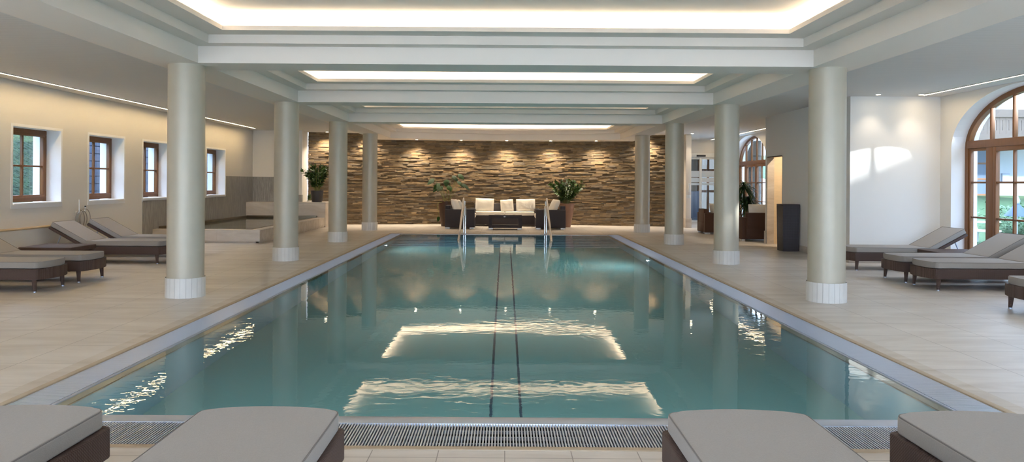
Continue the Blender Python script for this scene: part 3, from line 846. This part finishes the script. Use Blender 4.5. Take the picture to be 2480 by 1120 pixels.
# ------------------------------------------------------------------ whirlpool and planter ledge
spa = E('whirlpool', (-6.7, 19.7, 0), 'raised square whirlpool clad in pale stone in the corner with grey streaked walls', 'whirlpool')
def SO(name, bm, mat, **kw):
    xf(bm, Matrix.Translation((6.7, -19.7, 0))); return O(name, bm, mat, spa, **kw)
X0, X1, Y0, Y1 = XL+T, -5.52, 16.75, 22.8
bm = BM()
zt = .30
for i in range(5):
    a = X0+(X1-X0)*i/5; b = X0+(X1-X0)*(i+1)/5; box(bm, a+.001, b-.001, Y0, Y0+.05, .04, zt-.02)
for i in range(7):
    a = Y0+(Y1-Y0)*i/7; b = Y0+(Y1-Y0)*(i+1)/7; box(bm, X1-.05, X1, a+.001, b-.001, .04, zt-.02)
box(bm, X0, X1-.03, Y0+.03, Y0+.1, 0, zt-.02); box(bm, X1-.1, X1-.02, Y0+.03, Y1, 0, zt-.02)
SO('cladding', bm, STONE, smooth=False)
bm = BM()
box(bm, X0, X1+.006, Y0-.006, Y0+.24, zt-.02, zt, .004); box(bm, X1-.24, X1+.006, Y0+.24, Y1, zt-.02, zt, .004)
SO('coping', bm, STONE)
bm = BM()
box(bm, X0, X1-.24, Y0+.24, Y0+.30, zt-.03, zt+.006, .003); box(bm, X1-.30, X1-.24, Y0+.24, Y1, zt-.03, zt+.006, .003)
box(bm, X0, X0+.05, Y0+.3, Y1, zt-.03, zt+.05, .003); box(bm, X0, X1-.24, Y1-.05, Y1, zt-.03, zt+.05, .003)
SO('steel_rim', bm, pbr('dark_steel_rim', lin(110, 100, 84), .35, metal=.8))
bm = BM(); quad(bm, (X0, Y0+.3, zt-.012), (X1-.3, Y0+.3, zt-.012), (X1-.3, Y1-.05, zt-.012), (X0, Y1-.05, zt-.012)); SO('water_surface', bm, SPAWATER, smooth=False)
bm = BM(); quad(bm, (X0, Y0+.3, -.5), (X1-.3, Y0+.3, -.5), (X1-.3, Y1-.05, -.5), (X0, Y1-.05, -.5))
for a, b in (((X0, Y0+.3), (X1-.3, Y0+.3)), ((X1-.3, Y0+.3), (X1-.3, Y1)), ((X1-.3, Y1-.05), (X0, Y1-.05)), ((X0, Y1), (X0, Y0+.3))):
    quad(bm, (*a, -.5), (*b, -.5), (*b, zt-.02), (*a, zt-.02))
SO('basin', bm, pbr('spa_basin', lin(120, 128, 126), .5), smooth=False)

bm = BM()
box(bm, X0, -5.50, Y1, 23.28, .0, .72); box(bm, X0, -5.5, Y1, 23.95, .72, .76, .004); box(bm, -6.35, -5.5, 23.2, 24.1, 0, .72)
S('trim_8', bm, STONE)

# ------------------------------------------------------------------ soft furniture at the slate wall
def cushion_bm(w, h, t, n=14, wob=0.):
    bm = BM(); rr = random.Random(int(w*1000+h*77+t*5))
    G = {}
    for side in (1, -1):
        for i in range(n+1):
            for j in range(n+1):
                if side == -1 and (i in (0, n) or j in (0, n)): G[(side, i, j)] = G[(1, i, j)]; continue
                u, v = -1+2*i/n, -1+2*j/n
                pu = 1-.055*(1-abs(v)**2.5)*abs(u)**3; pv = 1-.055*(1-abs(u)**2.5)*abs(v)**3
                th = t/2*((1-abs(u)**2.6)*(1-abs(v)**2.6))**.42
                G[(side, i, j)] = bm.verts.new((u*w/2*pv*1.0, side*th+wob*math.sin(5*u+2*v), v*h/2*pu))
    for side in (1, -1):
        for i in range(n):
            for j in range(n):
                bm.faces.new((G[(side, i, j)], G[(side, i+1, j)], G[(side, i+1, j+1)], G[(side, i, j+1)]))
    return bm
def cushion(w, h, t, loc, rot, label, group=None):
    bm = cushion_bm(w, h, t, wob=.006)
    o = O('throw_cushion', bm, WHITEFAB, None, angle=80); o.location = loc; o.rotation_euler = rot
    return tag(o, label, 'cushion', group)

def foot_set(e, xs_, ys_, w, h=.05, mat=ALU):
    for x in xs_:
        for y in ys_:
            bm = BM(); box(bm, x-w/2, x+w/2, y-.04, y+.04, 0, h, .004); O('foot', bm, mat, e)

# sofa (front edge local -y)
sofa = E('sofa', (0, 24.3, 0), 'dark woven two-seat sofa with cream cushions in front of the slate wall', 'sofa')
bm = BM(); box(bm, -1.0, 1.0, -.42, .36, .05, .34, .012); O('base', bm, RATTAN_DARK, sofa)
bm = BM(); box(bm, -1.0, 1.0, .22, .40, .34, .72, .012); O('backrest', bm, RATTAN_DARK, sofa)
for s in (-1, 1):
    bm = BM(); a, b = sorted((s*.97, s*1.12)); box(bm, a, b, -.42, .40, .05, .56, .012); O('armrest', bm, RATTAN_DARK, sofa)
for s in (-1, 1):
    bm = BM(); a, b = sorted((s*.005, s*.96)); box(bm, a, b, -.42, .2, .345, .47, .035, 3); O('seat_cushion', bm, WHITEFAB, sofa, angle=60)
foot_set(sofa, (-1.03, 1.03), (-.34, .3), .1)
G3 = 'cream throw cushions on the sofa'
cushion(.60, .44, .17, (-.66, 24.30, .67), (-.22, .03, .0), 'large cream cushion on the sofa, at the end by the armchair with two cushions', G3)
cushion(.42, .40, .15, (.07, 24.26, .66), (-.24, -.06, .05), 'small cream cushion in the middle of the sofa', G3)
cushion(.62, .42, .17, (.68, 24.30, .665), (-.22, -.02, .0), 'large cream cushion on the sofa, at the end by the terracotta planter', G3)

def armchair(loc, rz, label, mat, group, w=.84, d=.90):
    """back at local -x, open front at +x, sides at +-y"""
    e = E('armchair', loc, label, 'armchair', group, rz)
    bm = BM(); box(bm, -d/2, d/2-.02, -w/2+.1, w/2-.1, .05, .32, .01); O('base', bm, mat, e)
    for s in (-1, 1):
        bm = BM(); a, b = sorted((s*(w/2-.13), s*w/2)); box(bm, -d/2, d/2, a, b, .045, .59, .014); O('armrest', bm, mat, e)
    bm = BM(); box(bm, -d/2, -d/2+.15, -w/2+.125, w/2-.125, .3, .70, .014); O('backrest', bm, mat, e)
    bm = BM(); box(bm, -d/2+.16, d/2+.02, -w/2+.14, w/2-.14, .325, .46, .035, 3); O('seat_cushion', bm, WHITEFAB, e, angle=60)
    foot_set(e, (-d/2+.08, d/2-.08), (-w/2+.05, w/2-.05), .14)
    return e
GA = 'dark woven armchairs facing each other by the slate wall'
armchair((-1.36, 22.85, 0), 0, 'dark woven armchair with two cream cushions, back to the whirlpool side', RATTAN_DARK, GA)
armchair((1.39, 22.85, 0), PI, 'dark woven armchair with a single cream cushion, in front of the terracotta planter', RATTAN_DARK, GA)
cushion(.44, .44, .16, (-1.48, 22.72, .68), (-.40, .05, PI/2-.4), 'cream cushion leaning steeply in the armchair, in front of a second cushion')
cushion(.42, .42, .14, (-1.36, 22.98, .66), (-.34, -.06, PI/2+.1), 'cream cushion standing behind another one in the dark armchair')
cushion(.46, .46, .17, (1.50, 22.72, .68), (.40, -.05, PI/2+.4), 'single cream cushion leaning in the armchair by the terracotta planter')

# coffee table
ct = E('coffee_table', (.015, 22.45, 0), 'dark woven coffee table with open shelf and pale oval badge before the sofa', 'table')
bm = BM(); box(bm, -.5, .5, -.28, .28, .345, .43, .008); O('tabletop', bm, RATTAN_DARK, ct)
bm = BM(); box(bm, -.48, .48, -.26, .26, .431, .437, .002); O('glass_top', bm, pbr('dark_glass_top', lin(60, 44, 38), .08), ct)
for s in (-1, 1):
    bm = BM(); a, b = sorted((s*.4, s*.5)); box(bm, a, b, -.28, .28, .05, .345, .008); O('side_panel', bm, RATTAN_DARK, ct)
bm = BM(); box(bm, -.4, .4, -.28, .28, .05, .13, .008); O('shelf', bm, RATTAN_DARK, ct)
foot_set(ct, (-.43, .43), (-.23, .23), .13, .05)
bm = BM(); lathe(bm, [(.032, 0), (.032, .004)], 20); xf(bm, Matrix.Translation((-.02, -.281, .39)) @ Matrix.Rotation(PI/2, 4, 'X') @ Matrix.Diagonal((1, .55, 1, 1))); O('badge', bm, pbr('pale_badge', lin(230, 232, 236), .4), ct)

# ------------------------------------------------------------------ plants
def leaf_quad(bm, base, direction, up, L, W, n=5, droop=.0, cup=.15):
    d = Vector(direction).normalized(); s = d.cross(Vector(up)).normalized(); u = s.cross(d)
    p = Vector(base); rows = []
    for i in range(n+1):
        t = i/n
        wv = W*math.sin(PI*(t**.8))**.8 if 0 < t < 1 else .0008
        c = p+d*(L*t)-Vector((0, 0, 1))*droop*L*t*t
        rows.append((bm.verts.new(c-s*wv/2+u*cup*wv), bm.verts.new(c), bm.verts.new(c+s*wv/2+u*cup*wv)))
    for a, b in zip(rows, rows[1:]):
        bm.faces.new((a[0], a[1], b[1], b[0])); bm.faces.new((a[1], a[2], b[2], b[1]))
def zz_plant(e, z0, H, spread, nst, seed, L=.09, W=.045):
    r = random.Random(seed); bl, bs = BM(), BM()
    for k in range(nst):
        a = r.random()*2*PI; tilt = spread*r.uniform(.25, 1); h = H*r.uniform(.6, 1)
        tip = Vector((math.cos(a)*tilt, math.sin(a)*tilt, z0+h)); b0 = Vector((math.cos(a)*.05, math.sin(a)*.05, z0))
        pts = smooth_path([b0, b0.lerp(tip, .5)+Vector((0, 0, h*.12)), tip], 7)
        tube(bs, pts, [.010-.006*i/(len(pts)-1) for i in range(len(pts))], 6)
        m_ = 16
        for q in range(3, m_+1):
            t = q/m_; idx = t*(len(pts)-1); i = min(int(idx), len(pts)-2); c = pts[i].lerp(pts[i+1], idx-i)
            ax = (pts[i+1]-pts[i]).normalized()
            sd = ax.cross(Vector((math.sin(a*3+q), math.cos(a*2), .4))).normalized()
            for s in (-1, 1):
                leaf_quad(bl, c, sd*s+ax*.7+Vector((r.uniform(-.2, .2), r.uniform(-.2, .2), r.uniform(-.1, .2))), ax, L*r.uniform(.8, 1.2), W*r.uniform(.85, 1.2), 4, .15)
        leaf_quad(bl, pts[-1], ax, (1, 0, 0), L, W, 4)
    O('stem', bs, STEM, e); O('foliage', bl, LEAF, e, angle=80)

# terracotta planter with ZZ plant
p = E('potted_zz_plant', (1.95, 23.75, 0), 'bushy glossy plant in a tall tapering terracotta planter by the slate wall', 'plant')
bm = BM(); lathe(bm, [(.155, 0), (.2, .25), (.25, .55), (.275, .74), (.28, .76), (.262, .76), (.255, .7)], 36); O('planter', bm, POTTERRA, p, angle=60)
bm = BM(); lathe(bm, [(.25, .695), (.25, .705)], 24); O('soil', bm, SOIL, p)
zz_plant(p, .7, .78, .56, 22, 5, .13, .07)
# broad-leaf plant in tall dark pot
p = E('potted_monstera', (-1.86, 23.75, 0), 'sparse plant with drooping broad leaves in a tall dark brown pot by the slate wall', 'plant')
bm = BM(); lathe(bm, [(.17, 0), (.21, .3), (.245, .65), (.25, .80), (.232, .80), (.225, .74)], 36); O('pot', bm, POTBROWN, p, angle=60)
bm = BM(); lathe(bm, [(.22, .735), (.22, .745)], 24); O('soil', bm, SOIL, p)
bl, bs = BM(), BM(); r = random.Random(11)
for a, tl, h, LL, Wl in ((2.9, .42, .82, .3, .26), (3.4, .22, .66, .3, .26), (.25, .18, .92, .26, .22), (.05, .36, .98, .28, .22), (.3, .34, .74, .34, .16), (-.1, .5, .66, .34, .16), (1.6, .1, .80, .26, .2), (2.2, .25, .58, .26, .2), (-1.2, .12, .6, .24, .18), (3.0, .3, .50, .2, .16)):
    tip = Vector((math.cos(a)*tl, math.sin(a)*tl*.6, .74+h*.95)); b0 = Vector((.05*math.cos(a), .04*math.sin(a), .74))
    pts = smooth_path([b0, b0.lerp(tip, .55)+Vector((0, 0, h*.1)), tip], 7); tube(bs, pts, .008, 6)
    leaf_quad(bl, tip-Vector((0, 0, .0)), (math.cos(a)*.8, -.35, -.25), (0, -.5, 1), LL*.8, Wl, 8, .55, -.12)
pts = smooth_path([(-.1, -.2, .78), (-.26, -.26, .72), (-.24, -.27, .45), (-.2, -.27, .2)], 6); tube(bs, pts, .009, 6)
leaf_quad(bl, (-.22, -.27, .33), (-.2, -.3, -.9), (0, -1, 0), .16, .1, 6, .2)
O('stem', bs, STEM, p); O('foliage', bl, LEAF_BIG, p, angle=80)
# pot on the whirlpool ledge
p = E('potted_zz_plant', (-5.85, 23.15, .762), 'bushy dark plant in a round charcoal pot on the stone ledge of the whirlpool', 'plant')
bm = BM(); lathe(bm, [(.14, 0), (.17, .06), (.19, .28), (.195, .36), (.178, .36), (.172, .32)], 32); O('pot', bm, POTDARK, p, angle=60)
bm = BM(); lathe(bm, [(.17, .315), (.17, .325)], 24); O('soil', bm, SOIL, p)
zz_plant(p, .32, .80, .44, 22, 9, .13, .065)
p = E('potted_sprig', (-6.2, 23.55, .762), 'tiny green sprig in a low dish on the ledge, before the slate wall', 'plant')
bm = BM(); lathe(bm, [(.05, 0), (.08, .03), (.075, .035)], 20); O('dish', bm, COLBASE, p)
zz_plant(p, .03, .2, .06, 5, 4, .05, .03)

# ------------------------------------------------------------------ seating by the far arched window
GB = 'chestnut woven armchairs by the far arched window'
armchair((6.35, 18.76, 0), PI/2, 'chestnut woven armchair with cream cushion, partly hidden by the changing room wall', RATTAN_CHAIR, GB, 1.0, .84)
armchair((6.05, 21.2, 0), 0, 'chestnut woven armchair seen between a column and the glass sliding door', RATTAN_CHAIR, GB)
cushion(.62, .42, .16, (6.4, 18.55, .70), (-.25, 0, 0), 'cream back cushion showing over the chestnut armchair by the changing room')
cushion(.40, .40, .14, (5.95, 21.2, .66), (-.3, 0, PI/2), 'cream cushion just showing in the chestnut armchair beside the glass door')
p = E('dracaena', (7.0, 21.75, 0), 'spiky dark green plant with strap leaves behind the chestnut armchair', 'plant')
bm = BM(); lathe(bm, [(.16, 0), (.2, .3), (.21, .4), (.19, .4), (.185, .36)], 28); O('pot', bm, COLBASE, p, angle=60)
bm = BM(); lathe(bm, [(.185, .35), (.185, .36)], 24); O('soil', bm, SOIL, p)
bs, bl = BM(), BM(); r = random.Random(2)
for (tx, ty, th) in ((0, 0, 1.36), (-.17, .05, 1.08), (.14, -.06, .95)):
    pts = smooth_path([(tx*.2, ty*.2, .36), (tx*.7, ty, th*.65), (tx, ty, th)], 6); tube(bs, pts, .025, 8)
    for q in range(100):
        a = r.random()*2*PI; el = r.uniform(-.35, 1.2)
        leaf_quad(bl, (tx, ty, th-r.random()*.12), (math.cos(a)*math.cos(el), math.sin(a)*math.cos(el), math.sin(el)), (0, 0, 1) if el < 1.1 else (1, 0, 0), r.uniform(.36, .56), .042, 6, r.uniform(.5, 1.0))
O('trunk', bs, TRUNK, p); O('foliage', bl, LEAF_DRAC, p, angle=80)

# woven tower
tw = E('woven_tower', (6.0, 15.74, 0), 'tall square dark woven planter tower standing by the changing room wall', 'planter')
bm = BM(); v = []
prism(bm, [(-.165, -.165), (.165, -.165), (.165, .165), (-.165, .165)], 0, .96, .01)
for q in bm.verts:
    k = 1+.09*q.co.z; q.co.x *= k; q.co.y *= k
O('body', bm, RATTAN_TOWER, tw)
bm = BM(); box(bm, -.182, .182, -.182, .182, .955, .99, .01); O('top', bm, RATTAN_TOWER, tw)

# ------------------------------------------------------------------ glass sliding door, its passage and fittings
FR = pbr('white_door_frame', lin(226, 226, 222), .4)
FROST = pbr('frosted_band', lin(214, 220, 224), .7)
d = bpy.data.objects.new('door_1', None); C.objects.link(d); d.location = (7.0, 27, 0); d['kind'] = 'structure'
bm = BM()
box(bm, -.8, .70, -.06, .06, 2.36, 2.52, .005); box(bm, -.8, -.74, -.05, .05, 0, 2.36, .004); box(bm, .64, .70, -.05, .05, 0, 2.36, .004); box(bm, -.74, .64, -.05, .05, 0, .03, .004)
O('frame', bm, FR, d)
for a, b in ((-.74, .10), (.10, .64)):
    bm = BM(); t = .045
    box(bm, a, a+t, -.02, .02, .03, 2.36, .004); box(bm, b-t, b, -.02, .02, .03, 2.36, .004); box(bm, a+t, b-t, -.02, .02, .03, .09, .004); box(bm, a+t, b-t, -.02, .02, 2.3, 2.36, .004)
    lf = O('door_leaf', bm, FR, d)
    bm = BM(); quad(bm, (a+t, 0, .09), (b-t, 0, .09), (b-t, 0, 2.3), (a+t, 0, 2.3)); O('pane', bm, GLASS, lf, smooth=False)
    bm = BM()
    for z0, z1 in ((1.66, 1.88), (1.47, 1.63), (1.36, 1.44)): box(bm, a+t+.002, b-t-.002, -.008, -.005, z0, z1)
    O('frosted_band', bm, FROST, lf, smooth=False)
bm = BM(); box(bm, -.06, .26, -.11, -.06, 2.40, 2.46, .01); s_ = O('motion_sensor', bm, DARK, d)
# passage beyond the door
bm = BM()
quad(bm, (5.9, 27.05, -.005), (9.3, 27.05, -.005), (9.3, 32, -.005), (5.9, 32, -.005)); S('floor_passage', bm, pbr('dark_passage_floor', lin(70, 84, 104), .25), smooth=False)
bm = BM()
quad(bm, (9.3, 27, 0), (9.3, 32, 0), (9.3, 32, 3), (9.3, 27, 3)); quad(bm, (5.9, 32, 0), (9.3, 32, 0), (9.3, 32, 3), (5.9, 32, 3)); quad(bm, (5.9, 27, 0), (5.9, 32, 0), (5.9, 32, 3), (5.9, 27, 3)); quad(bm, (5.9, 27, 3), (9.3, 27, 3), (9.3, 32, 3), (5.9, 32, 3))
S('wall_passage', bm, pbr('ochre_passage_wall', lin(150, 144, 134), .8), smooth=False)
bm = BM(); box(bm, 6.9, 8.0, 30.2, 30.8, 0, 1.12, .02)
cb = tag(O('reception_counter', bm, pbr('slate_blue_counter', lin(72, 84, 104), .4)), 'slate blue counter seen through the glass sliding door', 'counter')
w9 = bpy.data.objects.new('window_9', None); C.objects.link(w9); w9.location = (8.75, 31.9, 0); w9['kind'] = 'structure'
bm = BM()
for a in (-.42, -.05, .35): box(bm, a-.05, a+.05, -.06, 0, .1, 2.6, .005)
for zz in (.1, 1.1, 2.0, 2.55): box(bm, -.42, .35, -.06, 0, zz-.05, zz+.05, .005)
O('frame', bm, WOOD, w9)
bm = BM(); box(bm, -.42, .35, -.02, -.015, .1, 2.6); O('pane', bm, emit('glowing_daylight_pane', (.75, .87, 1, 1), .14), w9, smooth=False)  # pane emits light in place of daylight from outside
# fittings on the pilaster
e = tag(O('soap_dispenser', (lambda b: (box(b, 5.86, 5.93, 23.75, 23.82, 1.16, 1.42, .012), b)[1])(BM()), FR), 'white wall dispenser on the pale pilaster beside the sliding door', 'dispenser')
e = E('light_switch', (5.88, 23.82, 1.0), 'white double switch plate on the pale pilaster below the dispenser', 'switch')
bm = BM(); box(bm, -.07, .07, -.012, 0, -.05, .05, .004); O('plate', bm, FR, e)
bm = BM(); box(bm, -.05, -.005, -.018, -.012, -.035, .035, .003); O('rocker', bm, FR, e); bm = BM(); box(bm, .005, .05, -.018, -.012, -.035, .035, .003); O('rocker', bm, FR, e)

# ------------------------------------------------------------------ downlights
def spot(loc, target, power, size, blend=.6, col=WARM, rad=.03):
    l = bpy.data.lights.new('spot_lamp', 'SPOT'); l.energy = power; l.spot_size = math.radians(size); l.spot_blend = 1.0; l.color = col; l.shadow_soft_size = rad
    o = bpy.data.objects.new('spot_lamp', l); C.objects.link(o); o.location = loc
    o.rotation_euler = (Vector(target)-Vector(loc)).to_track_quat('-Z', 'Y').to_euler(); return o
def downlight(x, y, z, label, power, tgt, size=70):
    e = E('downlight', (x, y, z), label, 'downlight', 'recessed downlights')
    bm = BM(); lathe(bm, [(.052, -.006), (.055, -.004), (.055, 0), (.04, 0)], 20); O('bezel', bm, ALU, e)
    bm = BM(); lathe(bm, [(.038, -.0075), (.038, -.0065)], 20); O('lens', bm, LENS, e)
    spot((x, y, z-.03), tgt, power, size)
SPW = 60
pos = ['over the whirlpool-side end of the curved slate wall', 'over the slate wall, above the broad-leaf plant', 'over the slate wall, above the middle of the sofa',
       'over the slate wall, above the terracotta planter', 'over the slate wall, one place past the terracotta planter']
for x, l in zip((-2.9, -1.45, .05, 1.5, 2.98), pos):
    downlight(x, wy(x)-.44, ZB, 'small recessed downlight '+l, SPW, (x, wy(x)-.40, 1.2), 125)
downlight(-4.45, wy(4.45)-.30, ZC, 'small recessed downlight over the slate wall, between the two far whirlpool-side columns', SPW, (-4.45, wy(4.45)-.25, 1.2), 120)
downlight(-5.72, wy(5.72)-.36, ZC, 'small recessed downlight over the slate wall, above the charcoal pot on the ledge', SPW*.9, (-5.72, wy(5.72)-.3, 1.2), 120)
downlight(4.6, wy(4.6)-.30, ZC, 'small recessed downlight over the slate wall, beside the last door-side column', SPW, (4.6, wy(4.6)-.25, 1.2), 120)
downlight(5.9, 23.45, ZC, 'small recessed downlight above the pale pilaster by the sliding door', 8, (5.9, 23.8, 1.2))
downlight(6.55, 13.06, ZC, 'small recessed downlight above the white cross wall, on its column side', 6, (6.55, 13.3, 1.0), 80)
downlight(7.28, 13.02, ZC, 'small recessed downlight above the white cross wall, at the end of the line of light', 6, (7.28, 13.3, 1.0), 80)
# lamp inside the changing room, passage lamp
spot((6.8, 16.4, 2.55), (6.6, 17.4, 0.6), 38, 140)
spot((7.2, 29, 2.9), (7.2, 29.3, 0), 14, 150, col=(1, .93, .85))

# ------------------------------------------------------------------ outdoors
GRASS = pbr('lawn_grass', lin(76, 104, 66), .9, noise=(8, .3), bump=(40, .6, .04))
bm = BM()
for i in range(12):
    for j in range(14):
        f_ = lambda x, y: -.12+max(0, y-14)*.1
        x0, x1 = 8.44+i*2.6, 8.44+(i+1)*2.6; y0, y1 = -22+j*5, -22+(j+1)*5
        if i == 0 and y1 > 27: continue
        quad(bm, (x0, y0, f_(x0, y0)), (x1, y0, f_(x1, y0)), (x1, y1, f_(x1, y1)), (x0, y1, f_(x0, y1)))
S('lawn', bm, GRASS)
bm = BM(); box(bm, 8.44, 10.6, -8, 26, -.2, -.03); S('path', bm, pbr('pale_terrace_paving', lin(150, 149, 147), .8))
bm = BM(); quad(bm, (-9, YB-.3, -.02), (9, YB-.3, -.02), (9, -22, -.02), (-9, -22, -.02)); S('terrace', bm, pbr('pale_terrace_slabs', lin(206, 204, 200), .8), smooth=False)
HOUSE = pbr('white_render', lin(176, 180, 184), .9)
TIMBER = pbr('weathered_balcony_timber', lin(124, 107, 94), .8, noise=(5, .2), scale=(1, 1, 8))
hs = E('chalet', (19, 26, 0), 'white rendered house with a carved timber balcony seen through the arched window', 'house')
def HO(name, bm, mat, par=None, **kw):
    xf(bm, Matrix.Translation((-19, -26, 0))); return O(name, bm, mat, par or hs, **kw)
bm = BM(); box(bm, 12.5, 30, 26, 32, -.2, 7.5); HO('facade', bm, HOUSE, smooth=False)
bm = BM(); box(bm, 12.4, 30, 25.93, 26, .2, 1.12, .01); HO('plinth', bm, pbr('plinth_render', lin(170, 176, 186), .9), smooth=False)
bm = BM(); box(bm, 12.0, 31, 24.2, 26, 2.95, 3.1); HO('balcony_floor', bm, TIMBER, smooth=False)
bm = BM()
x = 12.0
while x < 31:
    for zz in ((3.1, 3.22), (3.55, 3.65)): box(bm, x, x+.2, 24.2, 24.24, zz[0], zz[1])
    box(bm, x, x+.07, 24.2, 24.24, 3.22, 3.55); box(bm, x+.1, x+.2, 24.2, 24.24, 3.22, 3.55)
    x += .205
box(bm, 12.0, 31, 24.14, 24.30, 3.65, 3.90); box(bm, 12, 31, 24.16, 24.28, 2.88, 3.1)
HO('balustrade', bm, TIMBER, smooth=False)
for x in (12.05, 14.9, 17.3, 20, 23):
    bm = BM(); box(bm, x-.09, x+.09, 24.12, 24.3, 2.9, 3.88); HO('balcony_post', bm, TIMBER, smooth=False)
def hwin(x0, x1, z0, z1):
    bm = BM(); box(bm, x0, x1, 25.92, 26.0, z0, z1); wn = HO('window', bm, pbr('dark_pane', lin(96, 110, 128), .15), smooth=False)
    bm = BM(); t = .06
    box(bm, x0-t, x0, 25.9, 26.0, z0-t, z1+t); box(bm, x1, x1+t, 25.9, 26.0, z0-t, z1+t)
    for zz in (z0, z1, z0+(z1-z0)*.33, z0+(z1-z0)*.66): box(bm, x0, x1, 25.9, 26.0, zz-t/2, zz+t/2)
    HO('window_frame', bm, WOOD, wn, smooth=False)
hwin(16.0, 16.9, 1.1, 2.75); hwin(20.5, 21.6, 1.1, 2.9)
bm = BM(); box(bm, 17.35, 17.6, 25.92, 26, 1.55, 1.85); HO('meter_box', bm, pbr('grey_meter_box', lin(140, 150, 166), .6), smooth=False)
# hedge across the courtyard
bm = BM(); r = random.Random(8)
for i in range(9000):
    t = r.random(); x = 11.9+t*7.5; y = 17.6+t*1.5+r.gauss(0, .55); z = .2+(y-17.6)*.1+max(0, min(.62, r.gauss(.32, .2)))
    a = r.random()*2*PI
    leaf_quad(bm, (x, y, z), (math.cos(a), math.sin(a), r.uniform(-.3, .8)), (0, 0, 1), r.uniform(.07, .14), .06, 2)
o = O('hedge', bm, LEAF_HEDGE, None, smooth=False); tag(o, 'loose green hedge across the courtyard lawn outside the arched window', 'hedge', kind='stuff')
# blue garden lamp
e = E('garden_lamp', (11.2, 16.25, -.03), 'pale blue conical garden lamp outside the arched window', 'lamp')
bm = BM(); tube(bm, [(0, 0, 0), (0, 0, .95)], .018, 10); O('post', bm, STEEL, e)
bm = BM(); lathe(bm, [(.24, .78), (.23, .80), (.06, 1.02), (.02, 1.06)], 28); O('lamp_shade', bm, pbr('blue_lamp_shade', lin(62, 86, 150), .5), e)
bm = BM(); lathe(bm, [(.05, 1.05), (.06, 1.12), (.02, 1.22)], 20); O('finial', bm, STEEL, e)
# white garden chair
e = E('garden_chair', (10.45, 16.2, .0), 'white garden chair on the terrace just outside the arched window', 'chair', rz=.6)
WP = pbr('white_garden_plastic', lin(222, 222, 218), .5)
bm = BM(); box(bm, -.25, .25, -.25, .25, .40, .44, .015); O('seat', bm, WP, e)
bm = BM(); box(bm, -.25, .25, -.02, .02, 0, .5, .015); xf(bm, Matrix.Translation((0, .24, .43)) @ Matrix.Rotation(-.3, 4, 'X')); O('backrest', bm, WP, e)
for sx in (-1, 1):
    for sy in (-1, 1):
        bm = BM(); frustum(bm, (sx*.24, sy*.24, 0), (sx*.21, sy*.21, .41), .018, .026, 10); O('leg', bm, WP, e)
    bm = BM(); box(bm, sx*.27-.03, sx*.27+.03, -.22, .24, .60, .63, .01); O('armrest', bm, WP, e)
# unseen tall blocks added to keep the sun off the lower panes
bm = BM(); box(bm, 20, 27, 1, 8, -.2, 7.4); box(bm, 20, 22, -30, 1, -.2, 10.5); box(bm, 20, 22, 8, 22, -.2, 10.5); hn = tag(O('sun_block', bm, HOUSE, smooth=False), 'plain white block out of view, added to shade the lower arched panes', 'house')
# slope and shingled annex outside the small windows
HILL = pbr('wooded_slope', lin(36, 58, 30), .95, noise=(2.2, .6), bump=(9, 1, .25))
bm = BM(); r = random.Random(5); Gd = {}
for i in range(31):
    for j in range(41):
        t = i/30; x = -10.2-9*t; y = 4+j*.8
        Gd[i, j] = bm.verts.new((x+r.uniform(-.1, .1), y+r.uniform(-.1, .1), .25+7.5*t**.7+r.uniform(-.12, .25)*(1 if t > .15 else .2)))
for i in range(30):
    for j in range(40): bm.faces.new((Gd[i, j], Gd[i+1, j], Gd[i+1, j+1], Gd[i, j+1]))
S('hill', bm, HILL, angle=80)
bm = BM(); quad(bm, (-8.55, -4, -.2), (-8.55, 40, -.2), (-11, 40, -.2), (-11, -4, .4)); S('ground', bm, GRASS, smooth=False)
an = E('annex', (-10.4, 26, 0), 'grey-blue shingled annex wall seen through the small windows', 'building')
bm = BM(); SH = pbr('blue_grey_shingle', lin(62, 70, 86), .8, noise=(9, .15))
for k in range(24): 
    z0 = -.2+k*.19
    v = [(-10.3-9, 0), (-10.3, 0)]
    box(bm, -11.5, -10.36, 18.6, 36, z0, z0+.17); box(bm, -11.4, -10.39, 18.63, 36, z0+.17, z0+.19)
xf(bm, Matrix.Translation((10.4, -26, 0))); O('cladding', bm, SH, an, smooth=False)

# ------------------------------------------------------------------ daylight
w = bpy.data.worlds.new('world'); SC.world = w; w.use_nodes = True
bg = w.node_tree.nodes['Background']; bg.inputs[0].default_value = (.645, .80, 1.03, 1); bg.inputs[1].default_value = 3.6
sun = bpy.data.lights.new('sun', 'SUN'); sun.energy = 6; sun.angle = math.radians(1.6); sun.color = (1, .95, .87)
so = bpy.data.objects.new('sun', sun); C.objects.link(so)
so.rotation_euler = Vector((-1.5, 1, -.63)).to_track_quat('-Z', 'Y').to_euler(); so.location = (30, -20, 15)

# ------------------------------------------------------------------ colour management / cycles
vs = SC.view_settings
SC.display_settings.display_device = 'sRGB'
vs.view_transform = 'Standard'; vs.look = 'None'; vs.exposure = 2.0; vs.gamma = 1.0; vs.use_curve_mapping = False
cy = SC.cycles
cy.use_denoising = True
cy.caustics_reflective = True; cy.caustics_refractive = True; cy.blur_glossy = 1.0
cy.max_bounces = 9; cy.diffuse_bounces = 4; cy.glossy_bounces = 4; cy.transmission_bounces = 6; cy.transparent_max_bounces = 12
cy.sample_clamp_indirect = 6; cy.sample_clamp_direct = 0
